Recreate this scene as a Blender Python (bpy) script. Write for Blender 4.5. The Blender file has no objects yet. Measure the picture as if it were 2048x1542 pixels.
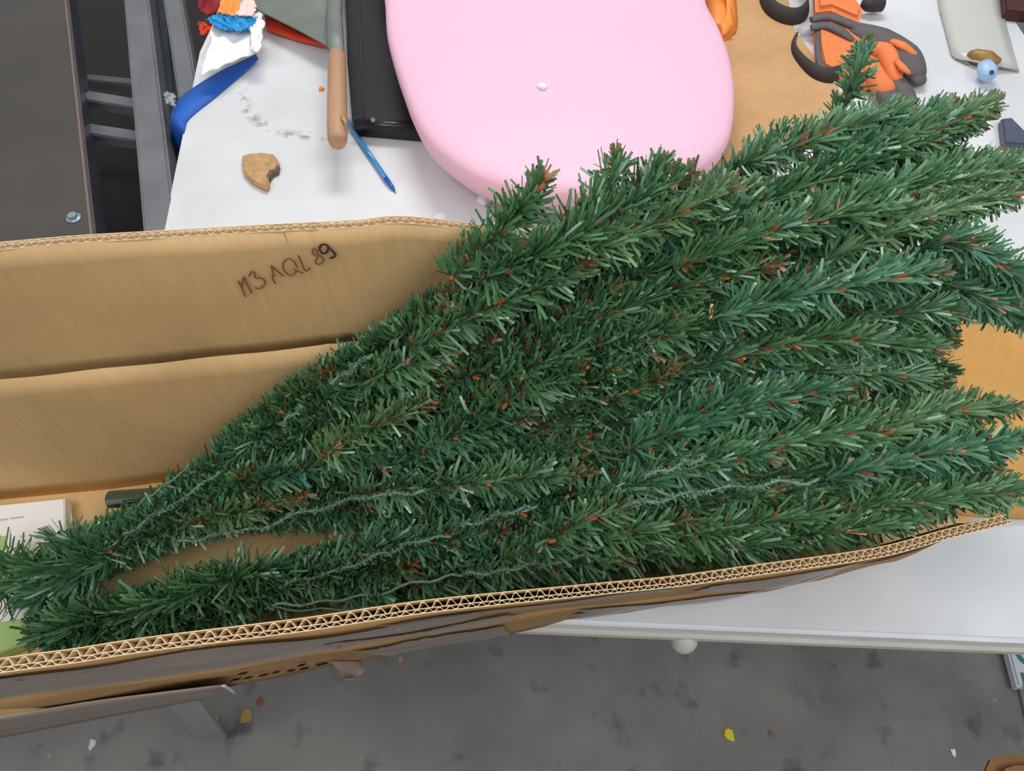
import bpy, bmesh, math, random
import numpy as np
from mathutils import Vector, Matrix

# ------------------------------------------------------------------ camera, light, exposure
TABLE_Z = 0.75                      # table top
CAM_H = 0.709                       # camera above the table top
PITCH = math.radians(55)            # below the horizon
F = 1480.0                          # focal length in pixels (2048 wide)
CAM = Vector((0.0, 0.0, TABLE_Z + CAM_H))
SP, CP = math.sin(PITCH), math.cos(PITCH)
scene = bpy.context.scene
COL = scene.collection

cd = bpy.data.cameras.new('camera')
cd.sensor_width = 36.0
cd.lens = F / 2048 * 36.0
cd.clip_start = 0.02
cam = bpy.data.objects.new('camera', cd)
COL.objects.link(cam)
cam.location = CAM
cam.rotation_euler = (math.pi / 2 - PITCH, 0, 0)
scene.camera = cam

world = bpy.data.worlds.new('world')
scene.world = world
world.use_nodes = True
world.node_tree.nodes['Background'].inputs[0].default_value = (0.94, 0.97, 1.0, 1)
world.node_tree.nodes['Background'].inputs[1].default_value = 0.42

def area(name, loc, target, sx, sy, power, color):
    l = bpy.data.lights.new(name, 'AREA')
    l.shape = 'RECTANGLE'; l.size = sx; l.size_y = sy; l.energy = power; l.color = color
    o = bpy.data.objects.new(name, l); COL.objects.link(o)
    o.location = loc
    o.rotation_euler = (Vector(target) - Vector(loc)).to_track_quat('-Z', 'Y').to_euler()
    return o
area('ceiling_light', (0.1, 2.1, 2.9), (0.1, 0.6, 0.75), 1.2, 0.5, 34, (1.0, 0.985, 0.95))
area('ceiling_light', (-0.9, -0.5, 2.9), (-0.3, 0.3, 0.75), 1.6, 0.8, 21, (1.0, 0.98, 0.95))
area('ceiling_light', (1.2, -0.6, 2.9), (0.3, 0.3, 0.75), 1.6, 0.8, 21, (0.93, 0.97, 1.0))

scene.view_settings.view_transform = 'Standard'
scene.view_settings.look = 'None'
scene.view_settings.gamma = 1
scene.view_settings.exposure = 0.0
scene.view_settings.use_curve_mapping = False

rng = np.random.default_rng(7)
random.seed(7)

# ------------------------------------------------------------------ helpers
def W(px, py, b=CAM_H):
    """world point seen at photo pixel (px,py), b metres below the camera"""
    dx = (px - 1024) / F
    v = -(py - 771) / F
    k = b / (SP - v * CP)
    return Vector((dx * k, (CP + v * SP) * k, CAM.z - b))

def srgb(r, g, b):
    f = lambda c: (c / 255 / 12.92) if c / 255 <= 0.04045 else ((c / 255 + 0.055) / 1.055) ** 2.4
    return (f(r), f(g), f(b), 1)

def tag(o, label=None, cat=None, group=None, kind=None):
    if label: o['label'] = label
    if cat: o['category'] = cat
    if group: o['group'] = group
    if kind: o['kind'] = kind
    return o

def empty(name, loc):
    o = bpy.data.objects.new(name, None)
    COL.objects.link(o); o.location = loc
    o.empty_display_size = 0.02
    return o

def link(name, me, mat, parent=None):
    """link a mesh given in world coordinates; children keep world placement"""
    if mat is not None:
        for m in (mat if isinstance(mat, (list, tuple)) else [mat]):
            me.materials.append(m)
    o = bpy.data.objects.new(name, me)
    COL.objects.link(o)
    if parent is not None:
        o.parent = parent
        p = Vector((0, 0, 0)); q = parent
        while q is not None:
            p += Vector(q.location); q = q.parent
        o.location = -p
        if True:
            me.transform(Matrix.Translation(-p)); o.location = (0, 0, 0)
    else:
        c = sum((v.co for v in me.vertices), Vector()) / max(1, len(me.vertices))
        zmin = min(v.co.z for v in me.vertices)
        c.z = zmin
        me.transform(Matrix.Translation(-c)); o.location = c
    return o

def mesh(name, verts, faces, smooth=False):
    me = bpy.data.meshes.new(name)
    me.from_pydata([tuple(v) for v in verts], [], faces)
    me.update()
    if smooth:
        me.polygons.foreach_set('use_smooth', [True] * len(me.polygons))
    return me

def catmull(pts, n=6, closed=False):
    pts = [Vector(p) for p in pts]
    m = len(pts); out = []
    rngi = range(m) if closed else range(m - 1)
    for i in rngi:
        p1, p2 = pts[i], pts[(i + 1) % m]
        p0 = pts[i - 1] if (closed or i > 0) else p1
        p3 = pts[(i + 2) % m] if (closed or i + 2 < m) else p2
        for j in range(n):
            t = j / n
            out.append(0.5 * ((2 * p1) + (p2 - p0) * t + (2 * p0 - 5 * p1 + 4 * p2 - p3) * t * t
                              + (3 * p1 - p0 - 3 * p2 + p3) * t ** 3))
    if not closed: out.append(pts[-1])
    return out

def tube(name, pts, r, seg=10, flat=1.0, up=Vector((0, 0, 1)), cap=True):
    """tube along points; r number or list; flat squashes along up"""
    pts = [Vector(p) for p in pts]
    n = len(pts)
    rs = r if isinstance(r, (list, tuple)) else [r] * n
    V, Fc = [], []
    for i, p in enumerate(pts):
        d = (pts[min(i + 1, n - 1)] - pts[max(i - 1, 0)]).normalized()
        s = d.cross(up)
        if s.length < 1e-4: s = d.cross(Vector((0, 1, 0)))
        s.normalize(); u = s.cross(d).normalized()
        for k in range(seg):
            a = 2 * math.pi * k / seg
            V.append(p + s * math.cos(a) * rs[i] + u * math.sin(a) * rs[i] * flat)
    for i in range(n - 1):
        for k in range(seg):
            k2 = (k + 1) % seg
            Fc.append((i * seg + k, i * seg + k2, (i + 1) * seg + k2, (i + 1) * seg + k))
    if cap:
        Fc.append(tuple(range(seg))[::-1])
        Fc.append(tuple((n - 1) * seg + k for k in range(seg)))
    me = mesh(name, V, Fc)
    me.polygons.foreach_set('use_smooth', [len(f.vertices) == 4 for f in me.polygons])
    return me

def prism(name, poly, z0, z1, bevel=0.0, seg=2):
    """vertical prism over a world xy polygon with bevelled edges"""
    bm = bmesh.new()
    a = [bm.verts.new((p[0], p[1], z0)) for p in poly]
    b = [bm.verts.new((p[0], p[1], z1)) for p in poly]
    n = len(poly)
    bm.faces.new(a[::-1]); bm.faces.new(b)
    for i in range(n):
        bm.faces.new((a[i], a[(i + 1) % n], b[(i + 1) % n], b[i]))
    bmesh.ops.recalc_face_normals(bm, faces=bm.faces)
    if bevel > 0:
        ed = [e for e in bm.edges if abs(e.verts[0].co.z - e.verts[1].co.z) < 1e-6]
        bmesh.ops.bevel(bm, geom=ed, offset=bevel, segments=seg, affect='EDGES', clamp_overlap=True)
    me = bpy.data.meshes.new(name); bm.to_mesh(me); bm.free()
    return me

def sheet(name, rows, thick=0.0, smooth=True):
    """grid of points rows[i][j]; optional thickness by solidify-like offset along normals"""
    R, Cn = len(rows), len(rows[0])
    V = [Vector(p) for row in rows for p in row]
    Fc = [(i * Cn + j, i * Cn + j + 1, (i + 1) * Cn + j + 1, (i + 1) * Cn + j)
          for i in range(R - 1) for j in range(Cn - 1)]
    me = mesh(name, V, Fc, smooth)
    if thick:
        bm = bmesh.new(); bm.from_mesh(me)
        bmesh.ops.recalc_face_normals(bm, faces=bm.faces)
        bmesh.ops.solidify(bm, geom=list(bm.faces), thickness=thick)
        bm.to_mesh(me); bm.free()
        if smooth: me.polygons.foreach_set('use_smooth', [True] * len(me.polygons))
    return me

def box_mesh(name, c, size, axis=0.0, bevel=0.002):
    sx, sy, sz = [s / 2 for s in size]
    bm = bmesh.new()
    bmesh.ops.create_cube(bm, size=1.0)
    for v in bm.verts:
        v.co = Vector((v.co.x * sx * 2, v.co.y * sy * 2, v.co.z * sz * 2))
    if bevel: bmesh.ops.bevel(bm, geom=list(bm.edges), offset=bevel, segments=2, affect='EDGES', clamp_overlap=True)
    me = bpy.data.meshes.new(name); bm.to_mesh(me); bm.free()
    me.transform(Matrix.Translation(Vector(c)) @ Matrix.Rotation(axis, 4, 'Z'))
    return me

def join(name, meshes):
    bm = bmesh.new()
    for m in meshes: bm.from_mesh(m)
    me = bpy.data.meshes.new(name); bm.to_mesh(me); bm.free()
    return me

# ------------------------------------------------------------------ materials
def mat(name, col, rough=0.5, metal=0.0, spec=0.5, noise=0.0, nscale=20.0, bump=0.0, bscale=60.0,
        alpha=1.0, coat=0.0, stretch=(1, 1, 1), col2=None, detail=5.0, sheen=0.0, sub=0.0):
    m = bpy.data.materials.new(name); m.use_nodes = True
    nt = m.node_tree; N, L = nt.nodes, nt.links
    b = N['Principled BSDF']
    b.inputs['Base Color'].default_value = col
    b.inputs['Roughness'].default_value = rough
    b.inputs['Metallic'].default_value = metal
    b.inputs['Specular IOR Level'].default_value = spec
    b.inputs['Alpha'].default_value = alpha
    b.inputs['Coat Weight'].default_value = coat
    b.inputs['Sheen Weight'].default_value = sheen
    if sub:
        b.inputs['Subsurface Weight'].default_value = sub
        b.inputs['Subsurface Scale'].default_value = 0.01
    if noise or bump:
        tc = N.new('ShaderNodeTexCoord'); mp = N.new('ShaderNodeMapping')
        mp.inputs['Scale'].default_value = stretch
        L.new(tc.outputs['Object'], mp.inputs['Vector'])
    if noise:
        nz = N.new('ShaderNodeTexNoise'); nz.inputs['Scale'].default_value = nscale
        nz.inputs['Detail'].default_value = detail
        L.new(mp.outputs['Vector'], nz.inputs['Vector'])
        rp = N.new('ShaderNodeValToRGB')
        rp.color_ramp.elements[0].position = 0.3; rp.color_ramp.elements[1].position = 0.7
        c2 = col2 or tuple([c * (1 - noise) for c in col[:3]] + [1])
        rp.color_ramp.elements[0].color = c2; rp.color_ramp.elements[1].color = col
        L.new(nz.outputs['Fac'], rp.inputs['Fac'])
        L.new(rp.outputs['Color'], b.inputs['Base Color'])
    if bump:
        nb = N.new('ShaderNodeTexNoise'); nb.inputs['Scale'].default_value = bscale
        L.new(mp.outputs['Vector'], nb.inputs['Vector'])
        bp = N.new('ShaderNodeBump'); bp.inputs['Strength'].default_value = bump
        bp.inputs['Distance'].default_value = 0.002
        L.new(nb.outputs['Fac'], bp.inputs['Height']); L.new(bp.outputs['Normal'], b.inputs['Normal'])
    return m

def cardboard_mat(name, col, ang=0.0, pitch=0.0078, spots=False):
    """kraft paper: faint washboard of the flutes across the sheet, fibres, soft blotches"""
    m = bpy.data.materials.new(name); m.use_nodes = True
    nt = m.node_tree; N, L = nt.nodes, nt.links
    b = N['Principled BSDF']; b.inputs['Roughness'].default_value = 0.72
    b.inputs['Specular IOR Level'].default_value = 0.25
    tc = N.new('ShaderNodeTexCoord')
    mp = N.new('ShaderNodeMapping'); mp.inputs['Rotation'].default_value = (0, 0, ang)
    L.new(tc.outputs['Object'], mp.inputs['Vector'])
    wv = N.new('ShaderNodeTexWave'); wv.wave_type = 'BANDS'; wv.bands_direction = 'X'
    wv.inputs['Scale'].default_value = 0.3142 / pitch
    wv.inputs['Distortion'].default_value = 0.6; wv.inputs['Detail'].default_value = 1
    L.new(mp.outputs['Vector'], wv.inputs['Vector'])
    n1 = N.new('ShaderNodeTexNoise'); n1.inputs['Scale'].default_value = 9; n1.inputs['Detail'].default_value = 4
    L.new(tc.outputs['Object'], n1.inputs['Vector'])
    mp2 = N.new('ShaderNodeMapping'); mp2.inputs['Scale'].default_value = (1, 1, 0.12)
    L.new(tc.outputs['Object'], mp2.inputs['Vector'])
    n2 = N.new('ShaderNodeTexNoise'); n2.inputs['Scale'].default_value = 160; n2.inputs['Detail'].default_value = 3
    L.new(mp2.outputs['Vector'], n2.inputs['Vector'])
    a1 = N.new('ShaderNodeMath'); a1.operation = 'MULTIPLY_ADD'
    a1.inputs[1].default_value = 0.05; L.new(wv.outputs['Fac'], a1.inputs[0]); 
    L.new(n1.outputs['Fac'], a1.inputs[2])
    a2 = N.new('ShaderNodeMath'); a2.operation = 'MULTIPLY_ADD'; a2.inputs[1].default_value = 0.35
    L.new(n2.outputs['Fac'], a2.inputs[0]); L.new(a1.outputs[0], a2.inputs[2])
    rp = N.new('ShaderNodeValToRGB')
    rp.color_ramp.elements[0].position = 0.45; rp.color_ramp.elements[1].position = 1.0
    rp.color_ramp.elements[0].color = tuple([c * 0.84 for c in col[:3]] + [1])
    rp.color_ramp.elements[1].color = tuple([min(1, c * 1.12) for c in col[:3]] + [1])
    L.new(a2.outputs[0], rp.inputs['Fac']); L.new(rp.outputs['Color'], b.inputs['Base Color'])
    bp = N.new('ShaderNodeBump'); bp.inputs['Strength'].default_value = 0.10; bp.inputs['Distance'].default_value = 0.0005
    L.new(wv.outputs['Fac'], bp.inputs['Height']); L.new(bp.outputs['Normal'], b.inputs['Normal'])
    return m

BOX_ANG = -0.14
M = {}
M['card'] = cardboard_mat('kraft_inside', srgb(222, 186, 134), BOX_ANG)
M['card_out_shade'] = cardboard_mat('kraft_outside_shade', srgb(168, 130, 86), BOX_ANG)  # same board as inside, darkened so its colour carries the near side's shade
M['card_sheet'] = cardboard_mat('kraft_sheet', srgb(200, 158, 112), 0.9, 0.03)
M['card_flap'] = cardboard_mat('kraft_flap', srgb(204, 154, 88), 0.5, 0.02)
M['flute'] = mat('flute_paper', srgb(228, 202, 162), 0.8, noise=0.15, nscale=200)
M['tape'] = mat('packing_tape', srgb(172, 156, 144), 0.28, alpha=0.82, noise=0.22, nscale=40, bump=0.3, bscale=45, stretch=(.3, 1, 1))
M['ink'] = mat('ballpoint_ink', srgb(138, 98, 62), 0.6)
M['ink_dark'] = mat('ballpoint_ink_dark', srgb(78, 50, 62), 0.6)
M['print'] = mat('carton_print', srgb(70, 42, 20), 0.6)
M['white_plastic'] = None
M['trim'] = mat('table_trim', srgb(196, 193, 184), 0.5, noise=0.1, nscale=30)
M['steel'] = mat('grey_steel', srgb(128, 130, 134), 0.42, metal=0.35, noise=0.25, nscale=14, bump=0.1, bscale=90)
M['steel_blue'] = mat('blue_grey_steel', srgb(84, 90, 106), 0.3, metal=0.5, noise=0.3, nscale=9)
M['leg_paint'] = mat('leg_paint', srgb(150, 152, 150), .6, noise=.15, nscale=20)
M['rail_warm'] = mat('worn_warm_rail', srgb(150, 134, 124), 0.4, metal=0.1, noise=0.2, nscale=25, stretch=(.3, 1, 1))
M['board'] = mat('dark_board', srgb(74, 70, 67), 0.55, noise=0.18, nscale=6, bump=0.15, bscale=250)
M['edge_band'] = mat('edge_band', srgb(136, 122, 116), 0.45)
M['near_black'] = mat('near_black', srgb(26, 24, 24), 0.6)  # also blackens the sheet that stands in for shade under the trolley
M['pink'] = mat('pink_vinyl', srgb(240, 190, 214), 0.5, noise=0.03, nscale=3, bump=0.06, bscale=400, sub=0.05)
M['white'] = mat('white_scrap', srgb(240, 240, 245), 0.4)
M['paper'] = mat('white_paper', srgb(246, 246, 246), 0.6)
M['paper_green'] = mat('green_paper', srgb(172, 208, 128), 0.5)
M['grey_print'] = mat('grey_print', srgb(188, 188, 190), 0.6)
M['wood'] = mat('handle_wood', srgb(190, 148, 114), 0.55, noise=0.25, nscale=40, stretch=(1, .12, 1), bump=0.15)
M['cork'] = mat('cork', srgb(198, 158, 112), 0.9, noise=0.3, nscale=90, bump=0.6, bscale=120)
M['cork_dark'] = mat('cork_dark', srgb(110, 98, 88), 0.9, noise=0.3, nscale=90)
M['blade'] = mat('smeared_blade', srgb(128, 136, 130), 0.55, metal=0.25, noise=0.3, nscale=12)
M['red'] = mat('red_plastic', srgb(214, 62, 28), 0.35)
M['red_dark'] = mat('red_cloth', srgb(150, 36, 48), 0.8, noise=0.3)
M['orange'] = mat('orange_plastic', srgb(250, 150, 60), 0.5)
M['orange_glove'] = mat('orange_knit', srgb(240, 134, 76), 0.75, noise=0.12, nscale=60, bump=0.3, bscale=500)
M['grey_glove'] = mat('grey_rubber', srgb(98, 94, 96), 0.7, noise=0.2, nscale=60, bump=0.4, bscale=300)
M['strap_black'] = mat('black_strap', srgb(58, 54, 56), 0.75, noise=0.15, nscale=60, bump=0.3, bscale=500)
M['dark'] = mat('black_vinyl', srgb(22, 22, 26), 0.32, bump=0.15, bscale=300)
M['cyan'] = mat('cyan_foil', srgb(20, 150, 216), 0.4)
M['peach'] = mat('peach_foil', srgb(244, 214, 208), 0.45)
M['blue'] = mat('blue_webbing', srgb(18, 92, 190), 0.6, bump=0.4, bscale=700, stretch=(1, .1, 1))
M['pen'] = mat('pen_blue_clear', srgb(60, 150, 210), 0.12, spec=0.7, alpha=0.85)
M['pen_cap'] = mat('pen_blue', srgb(10, 90, 180), 0.25)
M['bag'] = mat('clear_poly_bag', srgb(226, 224, 220), 0.2, alpha=0.6, bump=0.5, bscale=18)
M['bag_edge'] = mat('bag_seam', srgb(166, 166, 158), 0.35)
M['brass'] = mat('brass', srgb(170, 132, 74), 0.5, metal=0.3, noise=0.3, nscale=90)
M['pale_blue'] = mat('pale_blue_cap', srgb(166, 198, 236), 0.4)
M['slate'] = mat('slate_blue', srgb(78, 82, 104), 0.5)
M['brown'] = mat('dark_brown', srgb(66, 26, 14), 0.5)
M['wood_brown'] = mat('brown_seat_wood', srgb(150, 104, 50), 0.45, noise=0.25, nscale=10)
M['clear'] = mat('clear_plastic', srgb(200, 206, 210), 0.12, alpha=0.45)
M['green_pipe'] = mat('green_pipe', srgb(22, 74, 66), 0.18, spec=0.8, coat=0.6)
M['yellow'] = mat('yellow_scrap', srgb(226, 214, 20), 0.6)
M['ochre'] = mat('ochre_scrap', srgb(180, 150, 84), 0.7)
M['rust'] = mat('rust_scrap', srgb(150, 92, 66), 0.7)
M['green_letter'] = mat('green_letter', srgb(40, 130, 100), 0.6)
M['carton_white'] = mat('white_carton', srgb(206, 210, 220), 0.6)
M['wire'] = mat('green_wire', srgb(62, 92, 72), 0.45)
M['wire_pale'] = mat('pale_wire', srgb(118, 150, 126), 0.5, noise=0.4, nscale=300)

# white table: faint dirt, grey ring smudge and specks
def table_mat():
    m = bpy.data.materials.new('white_table_plastic'); m.use_nodes = True
    nt = m.node_tree; N, L = nt.nodes, nt.links
    b = N['Principled BSDF']; b.inputs['Roughness'].default_value = 0.42
    g = N.new('ShaderNodeNewGeometry')
    nz = N.new('ShaderNodeTexNoise'); nz.inputs['Scale'].default_value = 7; nz.inputs['Detail'].default_value = 5
    L.new(g.outputs['Position'], nz.inputs['Vector'])
    rp = N.new('ShaderNodeValToRGB')
    rp.color_ramp.elements[0].color = srgb(206, 208, 211); rp.color_ramp.elements[1].color = srgb(224, 226, 230)
    rp.color_ramp.elements[0].position = 0.3; rp.color_ramp.elements[1].position = 0.7
    L.new(nz.outputs['Fac'], rp.inputs['Fac'])
    # ring smudge
    c = W(655, 170); e = W(655, 272)
    rad = (e - c).length
    sub = N.new('ShaderNodeVectorMath'); sub.operation = 'SUBTRACT'; sub.inputs[1].default_value = c
    L.new(g.outputs['Position'], sub.inputs[0])
    ln = N.new('ShaderNodeVectorMath'); ln.operation = 'LENGTH'; L.new(sub.outputs[0], ln.inputs[0])
    d = N.new('ShaderNodeMath'); d.operation = 'SUBTRACT'; d.inputs[1].default_value = rad; L.new(ln.outputs['Value'], d.inputs[0])
    ab = N.new('ShaderNodeMath'); ab.operation = 'ABSOLUTE'; L.new(d.outputs[0], ab.inputs[0])
    mr = N.new('ShaderNodeMapRange'); mr.inputs['From Min'].default_value = 0.014; mr.inputs['From Max'].default_value = 0.001
    L.new(ab.outputs[0], mr.inputs['Value'])
    n2 = N.new('ShaderNodeTexNoise'); n2.inputs['Scale'].default_value = 70; n2.inputs['Detail'].default_value = 4
    L.new(g.outputs['Position'], n2.inputs['Vector'])
    m2 = N.new('ShaderNodeMapRange'); m2.inputs['From Min'].default_value = 0.45; m2.inputs['From Max'].default_value = 0.62
    L.new(n2.outputs['Fac'], m2.inputs['Value'])
    mu = N.new('ShaderNodeMath'); mu.operation = 'MULTIPLY'; L.new(mr.outputs[0], mu.inputs[0]); L.new(m2.outputs[0], mu.inputs[1])
    # only on the near-left part of the ring
    sx = N.new('ShaderNodeSeparateXYZ'); L.new(sub.outputs[0], sx.inputs[0])
    ml = N.new('ShaderNodeMapRange'); ml.inputs['From Min'].default_value = 0.02; ml.inputs['From Max'].default_value = -0.05
    L.new(sx.outputs['Y'], ml.inputs['Value'])
    mu2 = N.new('ShaderNodeMath'); mu2.operation = 'MULTIPLY'; L.new(mu.outputs[0], mu2.inputs[0]); L.new(ml.outputs[0], mu2.inputs[1])
    # specks
    vo = N.new('ShaderNodeTexVoronoi'); vo.inputs['Scale'].default_value = 9
    L.new(g.outputs['Position'], vo.inputs['Vector'])
    ms = N.new('ShaderNodeMapRange'); ms.inputs['From Min'].default_value = 0.045; ms.inputs['From Max'].default_value = 0.02
    ms.inputs['To Max'].default_value = 0.7
    L.new(vo.outputs['Distance'], ms.inputs['Value'])
    mx = N.new('ShaderNodeMath'); mx.operation = 'MAXIMUM'; L.new(mu2.outputs[0], mx.inputs[0]); L.new(ms.outputs[0], mx.inputs[1])
    mi = N.new('ShaderNodeMix'); mi.data_type = 'RGBA'
    L.new(mx.outputs[0], mi.inputs['Factor']); L.new(rp.outputs['Color'], mi.inputs['A'])
    mi.inputs['B'].default_value = srgb(150, 152, 156)
    L.new(mi.outputs['Result'], b.inputs['Base Color'])
    return m
M['table'] = table_mat()

def floor_mat():
    m = bpy.data.materials.new('stained_concrete'); m.use_nodes = True
    nt = m.node_tree; N, L = nt.nodes, nt.links
    b = N['Principled BSDF']; b.inputs['Roughness'].default_value = 0.6
    g = N.new('ShaderNodeNewGeometry')
    n1 = N.new('ShaderNodeTexNoise'); n1.inputs['Scale'].default_value = 2.3; n1.inputs['Detail'].default_value = 7; n1.inputs['Roughness'].default_value = 0.62
    L.new(g.outputs['Position'], n1.inputs['Vector'])
    r1 = N.new('ShaderNodeValToRGB')
    r1.color_ramp.elements[0].position = 0.3; r1.color_ramp.elements[1].position = 0.72
    r1.color_ramp.elements[0].color = srgb(98, 97, 96); r1.color_ramp.elements[1].color = srgb(146, 143, 138)
    L.new(n1.outputs['Fac'], r1.inputs['Fac'])
    n2 = N.new('ShaderNodeTexNoise'); n2.inputs['Scale'].default_value = 17; n2.inputs['Detail'].default_value = 3
    L.new(g.outputs['Position'], n2.inputs['Vector'])
    r2 = N.new('ShaderNodeMapRange'); r2.inputs['From Min'].default_value = 0.60; r2.inputs['From Max'].default_value = 0.74
    r2.inputs['To Max'].default_value = 0.6
    L.new(n2.outputs['Fac'], r2.inputs['Value'])
    mi = N.new('ShaderNodeMix'); mi.data_type = 'RGBA'
    L.new(r2.outputs[0], mi.inputs['Factor']); L.new(r1.outputs['Color'], mi.inputs['A'])
    mi.inputs['B'].default_value = srgb(58, 57, 56)
    vo = N.new('ShaderNodeTexVoronoi'); vo.inputs['Scale'].default_value = 11
    L.new(g.outputs['Position'], vo.inputs['Vector'])
    ms = N.new('ShaderNodeMapRange'); ms.inputs['From Min'].default_value = 0.07; ms.inputs['From Max'].default_value = 0.03
    ms.inputs['To Max'].default_value = 0.55
    L.new(vo.outputs['Distance'], ms.inputs['Value'])
    mj = N.new('ShaderNodeMix'); mj.data_type = 'RGBA'
    L.new(ms.outputs[0], mj.inputs['Factor']); L.new(mi.outputs['Result'], mj.inputs['A'])
    mj.inputs['B'].default_value = srgb(168, 164, 156)
    L.new(mj.outputs['Result'], b.inputs['Base Color'])
    return m
M['floor'] = floor_mat()

def needle_mat():
    m = bpy.data.materials.new('pvc_needles'); m.use_nodes = True
    nt = m.node_tree; N, L = nt.nodes, nt.links
    b = N['Principled BSDF']
    at = N.new('ShaderNodeAttribute'); at.attribute_name = 'tint'
    L.new(at.outputs['Color'], b.inputs['Base Color'])
    b.inputs['Roughness'].default_value = 0.38
    b.inputs['Specular IOR Level'].default_value = 0.6
    return m
M['needles'] = needle_mat()

# ------------------------------------------------------------------ floor
me = sheet('floor', [[Vector((x, y, 0)) for x in (-4, 4)] for y in (-2.5, 5)], 0, False)
fl = link('floor', me, M['floor']); tag(fl, kind='structure')

# ------------------------------------------------------------------ table
TOP = TABLE_Z
lt = W(330, 470); lu = W(405, 130)
ld = (lu - lt)
nearA, nearB = W(1130, 1246), W(2048, 1284)
nd = (nearB - nearA)
def isect(p, d, q, e):
    k = (((q.x - p.x) * e.y) - ((q.y - p.y) * e.x)) / (d.x * e.y - d.y * e.x)
    return p + d * k
corner = isect(lt, ld, nearA, nd)
far = lt + ld * 2.9
poly = [corner + (lt - corner).normalized() * 0.03, corner + (lt - corner).normalized() * 0.006 + nd.normalized() * .006,
        corner + nd.normalized() * 0.03, nearA + nd * 1.9]
right_far = Vector((nearA.x + nd.x * 1.9 + 0.05, 1.95, TOP))
poly += [right_far, W(405, 130) + ld * 1.4 + Vector((0.06, 0, 0)), W(398, 100), W(365, 260)]
table = empty('folding_table', Vector((0.3, 0.8, 0)))
tag(table, 'white plastic folding table cluttered with tools, box lying across its near edge', 'table')
link('table_top', prism('table_top', poly, TOP - 0.014, TOP, 0.004, 3), M['table'], table)
ctr = sum((Vector(p) for p in poly), Vector()) / len(poly)
inner = [ctr + (Vector(p) - ctr) * 0.995 for p in poly]
outer = [ctr + (Vector(p) - ctr) * 1.003 for p in poly]
link('edge_trim', join('edge_trim', [prism('a', inner, TOP - 0.022, TOP - 0.014, 0.0),
     prism('b', outer, TOP - 0.038, TOP - 0.022, 0.004, 3)]), M['trim'], table)
# leg foot knob under the near edge
kp = W(1367, 1272, CAM_H + 0.047)
kn = []
for i in range(9):
    a = math.pi * i / 8
    kn.append((kp + Vector((0, -0.004 * 1, 0.020 - 0.040 * i / 8)), 0.0135 * max(0.08, math.sin(a) ** 0.6)))
link('leg_clip', tube('leg_clip', [k[0] for k in kn], [k[1] for k in kn], 14, up=Vector((0, 1, 0))), M['trim'], table)
for lx, ly in ((-0.25, 0.42), (-0.25, 1.75), (1.2, 0.42), (1.2, 1.75)):
    link('leg', tube('leg', [(lx, ly, 0.0), (lx, ly, TOP - 0.038)], 0.016, 12), M['steel'], table)

# ------------------------------------------------------------------ tool trolley at the left
TB = CAM_H + 0.001                      # its top
tr = empty('utility_trolley', Vector((-0.8, 0.6, 0)))
tag(tr, 'dark topped utility trolley with grey steel rails left of the white table', 'trolley')
def ext(p, q, k0, k1):
    return p + (q - p) * k0, p + (q - p) * k1
e0, e1 = ext(W(130, 0, TB), W(183, 480, TB), -0.35, 1.0)
dr = (e1 - e0).normalized()
e1 = e1 + dr * 0.42
perp = Vector((-abs(dr.y), -abs(dr.x) * (1 if dr.x * dr.y < 0 else -1), 0)).normalized()
perp = Vector((dr.y, -dr.x, 0)).normalized()
if perp.x > 0: perp = -perp
def slab(name, a, c, wid, z1, z0, bevel=0.0015):
    return prism(name, [a, c, c + perp * wid, a + perp * wid], z0, z1, bevel)
ztop = CAM.z - TB
link('top_board', slab('top_board', e0, e1, 0.75, ztop, ztop - 0.012), M['board'], tr)
link('edge_strip', slab('edge_strip', e0 - perp * 0.0015, e1 - perp * 0.0015, 0.004, ztop + 0.0005, ztop - 0.018), M['edge_band'], tr)
link('side_rail', slab('side_rail', e0, e1, 0.02, ztop - 0.018, ztop - 0.065), M['steel_blue'], tr)
# middle rail
r0, r1 = W(247, 0, TB), W(300, 480, TB)
w0 = (W(247, 0, TB) - W(312, 0, TB)).length
def rail(p, q, wid, zt, zb, m, name, k0=-.35, k1=1.25):
    a, c = ext(p, q, k0, k1)
    d = (c - a).normalized(); n = Vector((d.y, -d.x, 0))
    if n.x < 0: n = -n
    return link(name, prism(name, [a, c, c + n * wid, a + n * wid], zb, zt, 0.004, 3), m, tr)
rail(W(247, 0, TB), W(287, 480, TB), 0.044, ztop, ztop - 0.05, M['steel'], 'middle_rail')
rail(W(326, 0, TB + .01), W(356, 200, TB + .01), 0.033, ztop - 0.01, ztop - 0.05, M['steel'], 'outer_rail', -.6, 1.0)
rail(W(312, 0, TB + .05), W(350, 480, TB + .05), 0.02, ztop - 0.05, ztop - 0.075, M['steel_blue'], 'lower_rail', -.5, 1.1)
# rungs between side rail and middle rail
for (pl, pr_, wz, dz) in (((188, 192), (268, 205), 0.013, .05), ((190, 258), (270, 270), 0.013, .05), ((190, 155), (262, 162), 0.010, .12)):
    a, c = W(pl[0], pl[1], TB + dz), W(pr_[0], pr_[1], TB + dz)
    d = (c - a).normalized()
    a -= d * 0.02; c += d * 0.03
    n = Vector((-d.y, d.x, 0)) * wz
    link('rung', prism('rung', [a - n, c - n, c + n, a + n], CAM.z - TB - dz - .02, CAM.z - TB - dz, .002), M['steel'], tr)
# added dark sheet standing in for shade below the rails and gap
a, c = ext(W(200, 0, TB + .3), W(230, 480, TB + .3), -1.0, 1.6)
link('shade_sheet', prism('shade_sheet', [a + Vector((-.7, 0, 0)), c + Vector((-.5, 0, 0)), c + Vector((.25, 0, 0)), a + Vector((.42, 0, 0))],
     CAM.z - TB - .32, CAM.z - TB - .3, .003), M['near_black'], tr)
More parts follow.
